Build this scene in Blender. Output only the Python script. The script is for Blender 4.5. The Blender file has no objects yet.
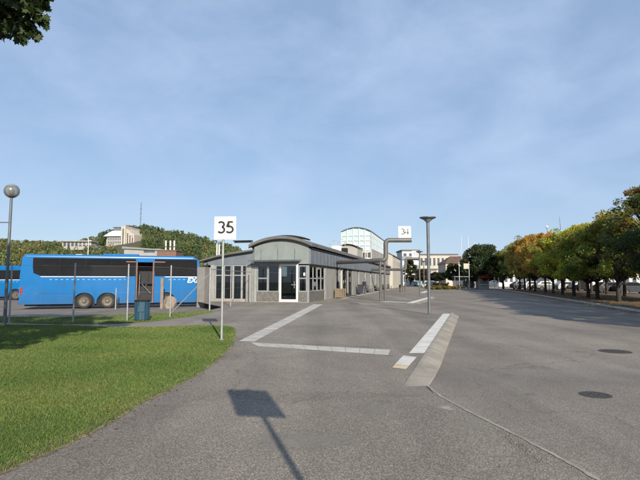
import bpy, bmesh, math, random
import numpy as np
from mathutils import Vector, Matrix

random.seed(7)
scene = bpy.context.scene
COL = scene.collection
PI = math.pi
R = math.radians

# ------------------------------------------------------------------ camera
CAM_H = 1.6
PITCH = R(4.76)
FPX = 480.0
cam_d = bpy.data.cameras.new('camera')
cam = bpy.data.objects.new('camera', cam_d)
COL.objects.link(cam)
cam.location = (0, 0, CAM_H)
cam.rotation_euler = (PI / 2 + PITCH, 0, 0)
cam_d.sensor_width = 36
cam_d.lens = 27
cam_d.clip_start = 0.05
cam_d.clip_end = 6000
scene.camera = cam


def ray(px, py):
    a, b = (px - 320) / FPX, (240 - py) / FPX
    return (a, math.cos(PITCH) - b * math.sin(PITCH), math.sin(PITCH) + b * math.cos(PITCH))


def G(px, py, z=0.0):
    """ground point seen at a photo pixel"""
    d = ray(px, py)
    t = (z - CAM_H) / d[2]
    return (d[0] * t, d[1] * t, z)


def H(px, py, y):
    """point at depth y seen at a photo pixel"""
    d = ray(px, py)
    t = y / d[1]
    return (d[0] * t, y, CAM_H + d[2] * t)


def proj(x, y, z):
    c, s = math.cos(PITCH), math.sin(PITCH)
    zz = z - CAM_H
    dep = y * c + zz * s
    up = -y * s + zz * c
    return 320 + FPX * x / dep, 240 - FPX * up / dep, dep


# ------------------------------------------------------------------ render look
scene.view_settings.view_transform = 'Standard'
scene.view_settings.look = 'None'
scene.view_settings.gamma = 1
scene.view_settings.use_curve_mapping = False
scene.view_settings.exposure = 0.55
scene.render.engine = 'CYCLES'
scene.cycles.max_bounces = 8
scene.cycles.transparent_max_bounces = 16

SUN_EL = R(23.5)
SUN_DX, SUN_DY = 0.272, -0.962      # horizontal direction towards the sun

w = bpy.data.worlds.new('World')
scene.world = w
w.use_nodes = True
nt = w.node_tree
nt.nodes.clear()
out = nt.nodes.new('ShaderNodeOutputWorld')
bg = nt.nodes.new('ShaderNodeBackground')
sky = nt.nodes.new('ShaderNodeTexSky')
sky.sky_type = 'NISHITA'
sky.sun_disc = False
sky.sun_elevation = SUN_EL
sky.sun_rotation = math.atan2(SUN_DX, SUN_DY)
sky.air_density = 1.0
sky.dust_density = 0.4
sky.ozone_density = 1.6
tc = nt.nodes.new('ShaderNodeTexCoord')
# thin high cirrus: noise on the sky vault, stretched and sheared
mp = nt.nodes.new('ShaderNodeMapping')
mp.inputs['Rotation'].default_value = (R(18), R(-28), R(30))
mp.inputs['Scale'].default_value = (2.4, 1.1, 4.2)
nz = nt.nodes.new('ShaderNodeTexNoise')
nz.inputs['Scale'].default_value = 2.1
nz.inputs['Detail'].default_value = 10
nz.inputs['Roughness'].default_value = 0.55
nz.inputs['Distortion'].default_value = 0.3
cr = nt.nodes.new('ShaderNodeMapRange')
cr.inputs['From Min'].default_value = 0.36
cr.inputs['From Max'].default_value = 0.80
cr.inputs['To Min'].default_value = 0.0
cr.inputs['To Max'].default_value = 0.7
mx = nt.nodes.new('ShaderNodeMix')
mx.data_type = 'RGBA'
mx.inputs['B'].default_value = (4.4, 5.6, 7.6, 1)
L = nt.links.new
L(tc.outputs['Generated'], mp.inputs['Vector'])
L(mp.outputs['Vector'], nz.inputs['Vector'])
L(nz.outputs['Fac'], cr.inputs['Value'])
L(cr.outputs['Result'], mx.inputs['Factor'])
veil = nt.nodes.new('ShaderNodeMix')
veil.data_type = 'RGBA'
veil.inputs['Factor'].default_value = 0.62
veil.inputs['B'].default_value = (3.05, 4.3, 6.45, 1)
L(sky.outputs['Color'], veil.inputs['A'])
L(veil.outputs['Result'], mx.inputs['A'])
L(mx.outputs['Result'], bg.inputs['Color'])
bg.inputs['Strength'].default_value = 0.085
L(bg.outputs['Background'], out.inputs['Surface'])

sd = bpy.data.lights.new('sun', 'SUN')
sd.energy = 4.7
sd.angle = R(0.53)
sd.color = (1.0, 0.91, 0.77)
so = bpy.data.objects.new('sun', sd)
COL.objects.link(so)
so.location = (20, -60, 60)
ld = Vector((-SUN_DX * math.cos(SUN_EL), -SUN_DY * math.cos(SUN_EL), -math.sin(SUN_EL)))
so.rotation_euler = ld.to_track_quat('-Z', 'Y').to_euler()

# ------------------------------------------------------------------ materials


def newmat(name):
    m = bpy.data.materials.new(name)
    m.use_nodes = True
    n = m.node_tree.nodes
    return m, n, m.node_tree.links.new, n['Principled BSDF']


def noisy(name, c1, c2, scale=4.0, rough=0.7, bump=0.0, detail=6, metal=0.0, lo=0.35, hi=0.65,
          stretch=(1, 1, 1), bscale=None, spec=0.5):
    m, n, l, p = newmat(name)
    t = n.new('ShaderNodeTexCoord')
    mpp = n.new('ShaderNodeMapping')
    mpp.inputs['Scale'].default_value = stretch
    l(t.outputs['Object'], mpp.inputs['Vector'])
    a = n.new('ShaderNodeTexNoise')
    a.inputs['Scale'].default_value = scale
    a.inputs['Detail'].default_value = detail
    a.inputs['Roughness'].default_value = 0.6
    l(mpp.outputs['Vector'], a.inputs['Vector'])
    r = n.new('ShaderNodeMapRange')
    r.inputs['From Min'].default_value = lo
    r.inputs['From Max'].default_value = hi
    l(a.outputs['Fac'], r.inputs['Value'])
    x = n.new('ShaderNodeMix')
    x.data_type = 'RGBA'
    x.inputs['A'].default_value = (*c1, 1)
    x.inputs['B'].default_value = (*c2, 1)
    l(r.outputs['Result'], x.inputs['Factor'])
    l(x.outputs['Result'], p.inputs['Base Color'])
    p.inputs['Roughness'].default_value = rough
    p.inputs['Metallic'].default_value = metal
    p.inputs['Specular IOR Level'].default_value = spec
    if bump > 0:
        b = n.new('ShaderNodeTexNoise')
        b.inputs['Scale'].default_value = bscale or scale * 6
        b.inputs['Detail'].default_value = 5
        l(mpp.outputs['Vector'], b.inputs['Vector'])
        bb = n.new('ShaderNodeBump')
        bb.inputs['Strength'].default_value = bump
        bb.inputs['Distance'].default_value = 0.02
        l(b.outputs['Fac'], bb.inputs['Height'])
        l(bb.outputs['Normal'], p.inputs['Normal'])
    return m


def flat(name, c, rough=0.6, metal=0.0, spec=0.5):
    d = tuple(v * 0.82 for v in c)
    return noisy(name, c, d, 3.0, rough, 0.0, 4, metal, spec=spec)


def asphalt(name, dark, light, stain, patch_scale=0.35, warm=(1, 1, 1)):
    m, n, l, p = newmat(name)
    g = n.new('ShaderNodeNewGeometry')
    v = n.new('ShaderNodeTexVoronoi')
    v.inputs['Scale'].default_value = 120
    l(g.outputs['Position'], v.inputs['Vector'])
    sx = n.new('ShaderNodeSeparateColor')
    l(v.outputs['Color'], sx.inputs['Color'])
    pw = n.new('ShaderNodeMath')
    pw.operation = 'POWER'
    pw.inputs[1].default_value = 2.2
    l(sx.outputs['Red'], pw.inputs[0])
    mixc = n.new('ShaderNodeMix')
    mixc.data_type = 'RGBA'
    mixc.inputs['A'].default_value = (*dark, 1)
    mixc.inputs['B'].default_value = (*light, 1)
    l(pw.outputs[0], mixc.inputs['Factor'])
    # worn, patchy tone
    a = n.new('ShaderNodeTexNoise')
    a.inputs['Scale'].default_value = patch_scale
    a.inputs['Detail'].default_value = 9
    a.inputs['Roughness'].default_value = 0.65
    a.inputs['Distortion'].default_value = 0.6
    l(g.outputs['Position'], a.inputs['Vector'])
    r = n.new('ShaderNodeMapRange')
    r.inputs['From Min'].default_value = 0.3
    r.inputs['From Max'].default_value = 0.7
    r.inputs['To Min'].default_value = 1 - stain
    r.inputs['To Max'].default_value = 1 + stain
    l(a.outputs['Fac'], r.inputs['Value'])
    # long tyre-worn bands along the driving direction
    mpp = n.new('ShaderNodeMapping')
    mpp.inputs['Rotation'].default_value = (0, 0, R(15))
    mpp.inputs['Scale'].default_value = (0.75, 0.035, 1)
    l(g.outputs['Position'], mpp.inputs['Vector'])
    b = n.new('ShaderNodeTexNoise')
    b.inputs['Scale'].default_value = 1.0
    b.inputs['Detail'].default_value = 4
    l(mpp.outputs['Vector'], b.inputs['Vector'])
    r2 = n.new('ShaderNodeMapRange')
    r2.inputs['From Min'].default_value = 0.35
    r2.inputs['From Max'].default_value = 0.65
    r2.inputs['To Min'].default_value = 0.84
    r2.inputs['To Max'].default_value = 1.12
    l(b.outputs['Fac'], r2.inputs['Value'])
    # small dark spots (gum, oil)
    v2 = n.new('ShaderNodeTexVoronoi')
    v2.inputs['Scale'].default_value = 0.9
    l(g.outputs['Position'], v2.inputs['Vector'])
    r3 = n.new('ShaderNodeMapRange')
    r3.inputs['From Min'].default_value = 0.03
    r3.inputs['From Max'].default_value = 0.12
    r3.inputs['To Min'].default_value = 0.75
    r3.inputs['To Max'].default_value = 1.0
    l(v2.outputs['Distance'], r3.inputs['Value'])
    # hairline cracks
    v3 = n.new('ShaderNodeTexVoronoi')
    v3.feature = 'DISTANCE_TO_EDGE'
    v3.inputs['Scale'].default_value = 0.22
    nd = n.new('ShaderNodeTexNoise')
    nd.inputs['Scale'].default_value = 0.9
    nd.inputs['Detail'].default_value = 5
    l(g.outputs['Position'], nd.inputs['Vector'])
    vm = n.new('ShaderNodeVectorMath')
    vm.operation = 'MULTIPLY_ADD'
    vm.inputs[1].default_value = (2.2, 2.2, 0)
    l(nd.outputs['Color'], vm.inputs[0])
    l(g.outputs['Position'], vm.inputs[2])
    l(vm.outputs[0], v3.inputs['Vector'])
    r4 = n.new('ShaderNodeMapRange')
    r4.inputs['From Min'].default_value = 0.0
    r4.inputs['From Max'].default_value = 0.006
    r4.inputs['To Min'].default_value = 0.72
    r4.inputs['To Max'].default_value = 1.0
    l(v3.outputs['Distance'], r4.inputs['Value'])

    def mul(i, j):
        k = n.new('ShaderNodeMath')
        k.operation = 'MULTIPLY'
        l(i, k.inputs[0])
        l(j, k.inputs[1])
        return k.outputs[0]
    f = mul(mul(mul(r.outputs[0], r2.outputs[0]), r3.outputs[0]), r4.outputs[0])
    vv = n.new('ShaderNodeVectorMath')
    vv.operation = 'SCALE'
    l(mixc.outputs['Result'], vv.inputs[0])
    l(f, vv.inputs['Scale'])
    l(vv.outputs[0], p.inputs['Base Color'])
    p.inputs['Roughness'].default_value = 0.88
    p.inputs['Specular IOR Level'].default_value = 0.3
    bb = n.new('ShaderNodeBump')
    bb.inputs['Strength'].default_value = 0.35
    bb.inputs['Distance'].default_value = 0.003
    l(v.outputs['Distance'], bb.inputs['Height'])
    l(bb.outputs['Normal'], p.inputs['Normal'])
    return m


def glass(name, tint=(0.7, 0.8, 0.82), trans=0.8, rough=0.02):
    m, n, l, p = newmat(name)
    n.remove(p)
    o = n['Material Output']
    t = n.new('ShaderNodeBsdfTransparent')
    t.inputs['Color'].default_value = (*tint, 1)
    g = n.new('ShaderNodeBsdfGlossy')
    g.inputs['Roughness'].default_value = rough
    g.inputs['Color'].default_value = (0.9, 0.95, 1.0, 1)
    f = n.new('ShaderNodeFresnel')
    f.inputs['IOR'].default_value = 1.5
    a = n.new('ShaderNodeMath')
    a.operation = 'MULTIPLY_ADD'
    a.inputs[1].default_value = 1.0
    a.inputs[2].default_value = 1 - trans
    l(f.outputs[0], a.inputs[0])
    s = n.new('ShaderNodeMixShader')
    l(a.outputs[0], s.inputs[0])
    l(t.outputs[0], s.inputs[1])
    l(g.outputs[0], s.inputs[2])
    l(s.outputs[0], o.inputs['Surface'])
    return m


def leafmat(name, use_obj_color=True, base=(0.07, 0.1, 0.025), trans=0.35, lo=0.55, hi=1.5):
    """leaf material: object colour times per-leaf 'tint'"""
    m, n, l, p = newmat(name)
    o = n['Material Output']
    a = n.new('ShaderNodeAttribute')
    a.attribute_name = 'tint'
    if use_obj_color:
        oi = n.new('ShaderNodeObjectInfo')
        src = oi.outputs['Color']
    else:
        rgb = n.new('ShaderNodeRGB')
        rgb.outputs[0].default_value = (*base, 1)
        src = rgb.outputs[0]
    mu = n.new('ShaderNodeVectorMath')
    mu.operation = 'MULTIPLY'
    l(src, mu.inputs[0])
    l(a.outputs['Color'], mu.inputs[1])
    l(mu.outputs[0], p.inputs['Base Color'])
    p.inputs['Roughness'].default_value = 0.55
    p.inputs['Specular IOR Level'].default_value = 0.35
    tr = n.new('ShaderNodeBsdfTranslucent')
    l(mu.outputs[0], tr.inputs['Color'])
    s = n.new('ShaderNodeMixShader')
    s.inputs[0].default_value = trans
    l(p.outputs[0], s.inputs[1])
    l(tr.outputs[0], s.inputs[2])
    l(s.outputs[0], o.inputs['Surface'])
    return m


M = {}
M['path'] = asphalt('asphalt_path', (0.128, 0.109, 0.088), (0.385, 0.335, 0.278), 0.24)
M['road'] = asphalt('asphalt_road', (0.140, 0.120, 0.099), (0.340, 0.294, 0.246), 0.24, 0.22)
M['yard'] = asphalt('asphalt_yard', (0.12, 0.105, 0.09), (0.33, 0.29, 0.25), 0.2)
M['concrete'] = noisy('concrete', (0.34, 0.31, 0.26), (0.22, 0.20, 0.165), 2.5, 0.9, 0.35, 9, bscale=40)
M['kerb'] = noisy('kerb_concrete', (0.315, 0.282, 0.232), (0.205, 0.182, 0.150), 1.9, 0.9, 0.5, 12, bscale=45)
M['strip'] = noisy('white_paving', (0.50, 0.465, 0.41), (0.36, 0.335, 0.295), 1.6, 0.85, 0.2, 9, bscale=60)
M['strip_new'] = noisy('white_paint', (0.63, 0.60, 0.545), (0.50, 0.475, 0.43), 2.2, 0.8, 0.15, 9, bscale=60)
M['ochre'] = noisy('ochre_paint', (0.52, 0.38, 0.20), (0.58, 0.48, 0.33), 5, 0.85, 0.15, 8)
M['zinc'] = noisy('zinc_cladding', (0.175, 0.20, 0.225), (0.135, 0.155, 0.175), 1.2, 0.5, 0.05, 6, 0.25)
M['zinc_light'] = noisy('pale_green_panel', (0.205, 0.232, 0.220), (0.165, 0.190, 0.180), 1.5, 0.5, 0.05, 6, 0.0)
M['roof'] = noisy('roof_felt', (0.128, 0.125, 0.122), (0.090, 0.088, 0.087), 1.2, 0.85, 0.3, 8, bscale=20)
M['black'] = noisy('black_rubber', (0.014, 0.014, 0.015), (0.022, 0.021, 0.021), 5, 0.8, spec=0.2)
M['dark'] = flat('dark_interior', (0.028, 0.028, 0.03), 0.9)
M['panel'] = noisy('concrete_panel', (0.262, 0.252, 0.236), (0.205, 0.197, 0.185), 0.8, 0.9, 0.3, 9, bscale=30)
M['white'] = noisy('white_paint_frame', (0.70, 0.69, 0.65), (0.60, 0.59, 0.55), 2, 0.5)
M['grey_frame'] = noisy('grey_frame', (0.27, 0.285, 0.285), (0.21, 0.225, 0.23), 2, 0.5, 0, 5, 0.2)
M['spandrel'] = noisy('speckled_spandrel', (0.155, 0.148, 0.132), (0.075, 0.073, 0.068), 9, 0.7, 0.1, 9)
M['steel'] = noisy('galvanised_steel', (0.36, 0.37, 0.37), (0.28, 0.29, 0.29), 6, 0.5, 0.05, 6, 0.45)
M['pole'] = noisy('lamp_steel', (0.135, 0.145, 0.155), (0.10, 0.11, 0.12), 5, 0.5, 0, 5, 0.3)
M['pipe'] = noisy('painted_pipe', (0.125, 0.118, 0.108), (0.09, 0.085, 0.079), 3, 0.5, 0, 6, 0.2)
M['wire'] = flat('wire', (0.30, 0.31, 0.30), 0.6, 0.3)
M['sign'] = noisy('sign_white', (0.82, 0.82, 0.81), (0.78, 0.78, 0.77), 3, 0.45)
M['ink'] = flat('sign_black', (0.012, 0.012, 0.014), 0.5)
M['pier'] = noisy('pale_pier', (0.285, 0.285, 0.277), (0.225, 0.225, 0.218), 1.5, 0.8, 0.1, 8)
M['glass'] = glass('window_glass', (0.45, 0.5, 0.52), 0.975)
M['glass_teal'] = noisy('atrium_glass', (0.37, 0.49, 0.51), (0.45, 0.55, 0.565), 0.35, 0.12)
M['glass_globe'] = glass('globe_glass', (0.80, 0.82, 0.80), 0.96, 0.25)
_n = M['glass_globe'].node_tree
_o = _n.nodes['Material Output']
_src = _o.inputs['Surface'].links[0].from_socket
_df = _n.nodes.new('ShaderNodeBsdfDiffuse')
_df.inputs['Color'].default_value = (0.42, 0.43, 0.40, 1)
_tr = _n.nodes.new('ShaderNodeBsdfTranslucent')
_tr.inputs['Color'].default_value = (0.5, 0.5, 0.47, 1)
_m1 = _n.nodes.new('ShaderNodeMixShader')
_m1.inputs[0].default_value = 0.45
_m2 = _n.nodes.new('ShaderNodeMixShader')
_m2.inputs[0].default_value = 0.42
_n.links.new(_df.outputs[0], _m1.inputs[1])
_n.links.new(_tr.outputs[0], _m1.inputs[2])
_n.links.new(_src, _m2.inputs[1])
_n.links.new(_m1.outputs[0], _m2.inputs[2])
_n.links.new(_m2.outputs[0], _o.inputs['Surface'])
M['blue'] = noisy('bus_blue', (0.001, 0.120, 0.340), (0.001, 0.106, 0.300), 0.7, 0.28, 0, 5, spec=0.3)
_n = M['blue'].node_tree
_p = _n.nodes['Principled BSDF']
_bc = _p.inputs['Base Color'].links[0].from_socket
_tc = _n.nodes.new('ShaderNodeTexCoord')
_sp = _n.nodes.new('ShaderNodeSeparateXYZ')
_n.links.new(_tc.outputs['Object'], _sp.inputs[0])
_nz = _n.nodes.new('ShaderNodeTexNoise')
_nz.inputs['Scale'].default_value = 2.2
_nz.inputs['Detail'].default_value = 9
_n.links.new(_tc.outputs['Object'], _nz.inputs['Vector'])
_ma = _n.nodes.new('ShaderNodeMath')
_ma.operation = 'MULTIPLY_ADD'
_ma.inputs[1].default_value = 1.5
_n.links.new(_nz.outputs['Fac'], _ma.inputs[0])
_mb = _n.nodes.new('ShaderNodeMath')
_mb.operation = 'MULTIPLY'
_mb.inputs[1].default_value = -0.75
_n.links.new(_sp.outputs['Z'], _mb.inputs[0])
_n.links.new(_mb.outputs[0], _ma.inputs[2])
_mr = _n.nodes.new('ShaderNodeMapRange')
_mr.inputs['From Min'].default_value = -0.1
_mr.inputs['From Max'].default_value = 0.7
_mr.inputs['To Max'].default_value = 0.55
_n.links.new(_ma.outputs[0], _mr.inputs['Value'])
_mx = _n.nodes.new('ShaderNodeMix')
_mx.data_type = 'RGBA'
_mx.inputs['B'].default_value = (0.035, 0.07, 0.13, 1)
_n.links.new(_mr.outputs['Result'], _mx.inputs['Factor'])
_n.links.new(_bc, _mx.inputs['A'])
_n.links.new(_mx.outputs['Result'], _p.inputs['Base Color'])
M['bus_glass'] = noisy('bus_tinted_glass', (0.010, 0.011, 0.013), (0.014, 0.014, 0.016), 2, 0.15, spec=0.10)
M['tyre'] = noisy('tyre', (0.012, 0.012, 0.012), (0.022, 0.021, 0.02), 5, 0.85)
M['hub'] = noisy('dusty_rim', (0.17, 0.145, 0.115), (0.08, 0.07, 0.06), 6, 0.6, 0, 6, 0.3)
M['orange'] = noisy('orange_edge', (0.27, 0.10, 0.045), (0.19, 0.07, 0.035), 4, 0.6)
M['red'] = noisy('tail_red', (0.25, 0.016, 0.014), (0.17, 0.012, 0.012), 3, 0.3)
M['teal'] = noisy('teal_plastic', (0.018, 0.068, 0.105), (0.013, 0.05, 0.08), 4, 0.5)
M['seat'] = noisy('seat_cloth', (0.05, 0.048, 0.048), (0.085, 0.075, 0.065), 8, 0.9)
M['rock'] = noisy('granite', (0.26, 0.21, 0.165), (0.16, 0.13, 0.105), 5, 0.9, 0.6, 10, bscale=22)
M['wood'] = noisy('weathered_wood', (0.20, 0.16, 0.11), (0.13, 0.105, 0.072), 3, 0.8, 0.2, 8, stretch=(1, 8, 8))
M['bark'] = noisy('bark', (0.048, 0.039, 0.031), (0.024, 0.020, 0.016), 6, 0.95, 0.7, 9, stretch=(3, 3, 0.7), bscale=14)
M['soil'] = noisy('leaf_litter', (0.155, 0.10, 0.05), (0.075, 0.058, 0.032), 2.2, 0.95, 0.6, 12, bscale=22)
M['grass_base'] = noisy('turf', (0.100, 0.130, 0.034), (0.062, 0.088, 0.022), 1.3, 0.95, 0.7, 12, bscale=50)
M['ground'] = noisy('far_ground', (0.13, 0.12, 0.095), (0.085, 0.09, 0.055), 0.06, 0.95, 0.2, 10)
M['hill'] = noisy('hill_soil', (0.06, 0.06, 0.022), (0.085, 0.062, 0.028), 0.04, 0.95, 0.2, 10)
M['cream'] = noisy('cream_render', (0.46, 0.425, 0.36), (0.38, 0.35, 0.295), 0.3, 0.9, 0, 8)
M['offwhite'] = noisy('offwhite_render', (0.60, 0.60, 0.58), (0.50, 0.50, 0.48), 0.25, 0.9, 0, 8)
M['grey_render'] = noisy('grey_render', (0.34, 0.33, 0.30), (0.27, 0.26, 0.24), 0.3, 0.9, 0, 8)
M['tile'] = noisy('brown_roof_tile', (0.125, 0.075, 0.05), (0.085, 0.055, 0.04), 0.8, 0.9, 0.2, 8)
M['brick'] = noisy('red_brick', (0.20, 0.105, 0.07), (0.15, 0.08, 0.055), 1.5, 0.9, 0.2, 8)
M['pane'] = noisy('far_pane', (0.05, 0.06, 0.075), (0.09, 0.10, 0.115), 0.5, 0.15)
M['wing_frame'] = noisy('pale_grey_frame', (0.31, 0.315, 0.31), (0.25, 0.255, 0.25), 2, 0.5)
M['leaf'] = leafmat('avenue_leaves', trans=0.5)
M['maple'] = leafmat('maple_leaves', trans=0.3)
M['woods'] = leafmat('hill_woods', False, (1, 1, 1), 0.2)
M['blade'] = leafmat('grass_blades', False, (1, 1, 1), 0.3)
M['car_white'] = noisy('car_white', (0.42, 0.42, 0.42), (0.37, 0.37, 0.37), 1, 0.25)
M['car_dark'] = noisy('car_dark', (0.028, 0.03, 0.036), (0.035, 0.037, 0.042), 1, 0.25)
M['car_red'] = noisy('car_red', (0.30, 0.03, 0.025), (0.25, 0.025, 0.02), 1, 0.25)
M['car_silver'] = noisy('car_silver', (0.20, 0.205, 0.21), (0.17, 0.175, 0.18), 1, 0.3, 0, 4, 0.5)
M['aqua'] = noisy('aqua_paint', (0.22, 0.40, 0.41), (0.19, 0.35, 0.36), 1, 0.3)
M['skin'] = flat('skin', (0.42, 0.25, 0.17), 0.6)
M['jacket'] = noisy('navy_jacket', (0.016, 0.02, 0.035), (0.024, 0.028, 0.045), 8, 0.85)
M['jeans'] = noisy('jeans', (0.06, 0.08, 0.13), (0.04, 0.055, 0.095), 8, 0.9)
M['hair'] = flat('hair', (0.03, 0.02, 0.014), 0.7)
M['blue_panel'] = flat('blue_panel', (0.05, 0.13, 0.26), 0.6)
M['bin'] = flat('dark_bin', (0.02, 0.026, 0.034), 0.6)
M['iron'] = noisy('cast_iron', (0.055, 0.05, 0.046), (0.035, 0.032, 0.03), 20, 0.8, 0.5, 4)
M['yellow_bush'] = leafmat('yellow_bush', False, (1, 1, 1), 0.3)

# ------------------------------------------------------------------ mesh helpers


class MB:
    def __init__(s):
        s.v, s.f, s.m = [], [], []

    def add(s, vs, fs, mi=0):
        o = len(s.v)
        s.v += [tuple(p) for p in vs]
        s.f += [tuple(i + o for i in f) for f in fs]
        s.m += [mi] * len(fs)
        return s

    def box(s, x0, x1, y0, y1, z0, z1, mi=0, M4=None):
        vs = [(x0, y0, z0), (x1, y0, z0), (x1, y1, z0), (x0, y1, z0),
              (x0, y0, z1), (x1, y0, z1), (x1, y1, z1), (x0, y1, z1)]
        if M4 is not None:
            vs = [M4 @ Vector(p) for p in vs]
        return s.add(vs, [(0, 3, 2, 1), (4, 5, 6, 7), (0, 1, 5, 4), (1, 2, 6, 5), (2, 3, 7, 6), (3, 0, 4, 7)], mi)

    def prism(s, poly, f0, f1, mi=0):
        """poly: list of 2D points; f0, f1 map a 2D point to 3D for both caps"""
        n = len(poly)
        vs = [f0(*p) for p in poly] + [f1(*p) for p in poly]
        fs = [tuple(range(n))[::-1], tuple(range(n, 2 * n))]
        fs += [(i, (i + 1) % n, n + (i + 1) % n, n + i) for i in range(n)]
        return s.add(vs, fs, mi)

    def prism_y(s, poly, y0, y1, mi=0):
        return s.prism(poly, lambda a, b: (a, y0, b), lambda a, b: (a, y1, b), mi)

    def prism_x(s, poly, x0, x1, mi=0):
        return s.prism(poly, lambda a, b: (x0, a, b), lambda a, b: (x1, a, b), mi)

    def prism_z(s, poly, z0, z1, mi=0):
        return s.prism(poly, lambda a, b: (a, b, z0), lambda a, b: (a, b, z1), mi)

    def tube(s, pts, rad, n=10, mi=0, caps=True):
        pts = [Vector(p) for p in pts]
        rads = rad if isinstance(rad, (list, tuple)) else [rad] * len(pts)
        vs, fs = [], []
        prev = None
        for i, p in enumerate(pts):
            if i == 0:
                d = pts[1] - pts[0]
            elif i == len(pts) - 1:
                d = pts[-1] - pts[-2]
            else:
                d = (pts[i + 1] - p).normalized() + (p - pts[i - 1]).normalized()
            d.normalize()
            if prev is None:
                up = Vector((0, 0, 1)) if abs(d.z) < 0.9 else Vector((1, 0, 0))
                a = d.cross(up).normalized()
            else:
                a = (prev - d * prev.dot(d)).normalized()
            prev = a
            b = d.cross(a)
            for k in range(n):
                t = 2 * PI * k / n
                vs.append(p + (a * math.cos(t) + b * math.sin(t)) * rads[i])
        for i in range(len(pts) - 1):
            for k in range(n):
                k2 = (k + 1) % n
                fs.append((i * n + k, i * n + k2, (i + 1) * n + k2, (i + 1) * n + k))
        if caps:
            fs.append(tuple(range(n))[::-1])
            fs.append(tuple(range((len(pts) - 1) * n, len(pts) * n)))
        return s.add(vs, fs, mi)

    def lathe(s, prof, c=(0, 0, 0), n=20, mi=0, M4=None, caps=True):
        vs, fs = [], []
        for r, z in prof:
            for k in range(n):
                t = 2 * PI * k / n
                p = Vector((c[0] + r * math.cos(t), c[1] + r * math.sin(t), c[2] + z))
                vs.append(M4 @ p if M4 is not None else p)
        for i in range(len(prof) - 1):
            for k in range(n):
                k2 = (k + 1) % n
                fs.append((i * n + k, i * n + k2, (i + 1) * n + k2, (i + 1) * n + k))
        if caps:
            fs.append(tuple(range(n))[::-1])
            fs.append(tuple(range((len(prof) - 1) * n, len(prof) * n)))
        return s.add(vs, fs, mi)

    def build(s, name, mats, parent=None, smooth=False, bevel=0.0, loc=None):
        me = bpy.data.meshes.new(name)
        me.from_pydata(s.v, [], s.f)
        if not isinstance(mats, (list, tuple)):
            mats = [mats]
        for m in mats:
            me.materials.append(m)
        me.polygons.foreach_set('material_index', s.m)
        bm = bmesh.new()
        bm.from_mesh(me)
        bmesh.ops.recalc_face_normals(bm, faces=bm.faces)
        if bevel > 0:
            es = [e for e in bm.edges if len(e.link_faces) == 2 and e.calc_face_angle(0) > R(50)]
            bmesh.ops.bevel(bm, geom=es, offset=bevel, segments=2, profile=0.5, affect='EDGES', clamp_overlap=True)
        if smooth:
            for f in bm.faces:
                f.smooth = True
            for e in bm.edges:
                if len(e.link_faces) == 2 and e.calc_face_angle(0) > R(40):
                    e.smooth = False
        bm.to_mesh(me)
        bm.free()
        o = bpy.data.objects.new(name, me)
        COL.objects.link(o)
        if parent:
            o.parent = parent
        if loc:
            o.location = loc
        return o


def tag(o, label=None, cat=None, group=None, kind=None):
    if label:
        o['label'] = label
    if cat:
        o['category'] = cat
    if group:
        o['group'] = group
    if kind:
        o['kind'] = kind
    return o


def empty(name, loc, rz=0.0, label=None, cat=None, group=None):
    o = bpy.data.objects.new(name, None)
    o.empty_display_size = 0.3
    COL.objects.link(o)
    o.location = loc
    o.rotation_euler = (0, 0, rz)
    return tag(o, label, cat, group)


def copy_tree(o, parent=None):
    c = o.copy()
    COL.objects.link(c)
    if parent:
        c.parent = parent
    for ch in list(o.children):
        copy_tree(ch, c)
    return c


def sheet(name, poly, z, mat, kind='structure'):
    mb = MB()
    pts = [(p[0], p[1], z if not callable(z) else z(p[0], p[1])) for p in poly]
    mb.add(pts, [tuple(range(len(pts)))])
    o = mb.build(name, mat)
    if o.data.polygons[0].normal.z < 0:
        o.data.flip_normals()
    o['kind'] = kind
    return o


def np_mesh(name, verts, nper, mat, tint=None, parent=None):
    """verts (N*nper,3): N separate faces of nper corners each"""
    me = bpy.data.meshes.new(name)
    nv = len(verts)
    nf = nv // nper
    me.vertices.add(nv)
    me.vertices.foreach_set('co', np.asarray(verts, dtype=np.float32).ravel())
    me.loops.add(nv)
    me.loops.foreach_set('vertex_index', np.arange(nv, dtype=np.int32))
    me.polygons.add(nf)
    me.polygons.foreach_set('loop_start', np.arange(0, nv, nper, dtype=np.int32))
    me.polygons.foreach_set('loop_total', np.full(nf, nper, dtype=np.int32))
    if tint is not None:
        at = me.attributes.new('tint', 'FLOAT_COLOR', 'FACE')
        c = np.ones((nf, 4), dtype=np.float32)
        c[:, :3] = tint
        at.data.foreach_set('color', c.ravel())
    me.materials.append(mat)
    me.update(calc_edges=True)
    o = bpy.data.objects.new(name, me)
    COL.objects.link(o)
    if parent:
        o.parent = parent
    return o


def leaf_quads(centers, size, rng, flatness=0.0, aspect=1.5):
    """random oriented leaf-shaped quads (rhombi)"""
    n = len(centers)
    d = rng.normal(size=(n, 3))
    d /= np.linalg.norm(d, axis=1)[:, None] + 1e-9
    e = rng.normal(size=(n, 3))
    e -= d * np.sum(d * e, axis=1)[:, None]
    e /= np.linalg.norm(e, axis=1)[:, None] + 1e-9
    s = (size * rng.uniform(0.65, 1.3, n))[:, None]
    a = d * s * 0.5 * aspect ** 0.5
    b = e * s * 0.5 / aspect ** 0.5
    nn = np.cross(d, e) * s * 0.12
    q = np.stack([centers - a, centers - b * 1.0 + nn, centers + a, centers + b + nn], axis=1)
    return q.reshape(-1, 3)


def smooth(a, b, x):
    t = min(1, max(0, (x - a) / (b - a)))
    return t * t * (3 - 2 * t)


# ------------------------------------------------------------------ SETTING: ground, road, paving
def road_z(x, y):
    return -0.004 - 0.136 * smooth(6.9, 10.0, y)


def yard_z(x, y):
    return -0.004 - 0.40 * smooth(21.0, 31.0, y)


sheet('ground', [(-2500, -300), (2500, -300), (2500, 3500), (-2500, 3500)], -0.62, M['ground'])

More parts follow.
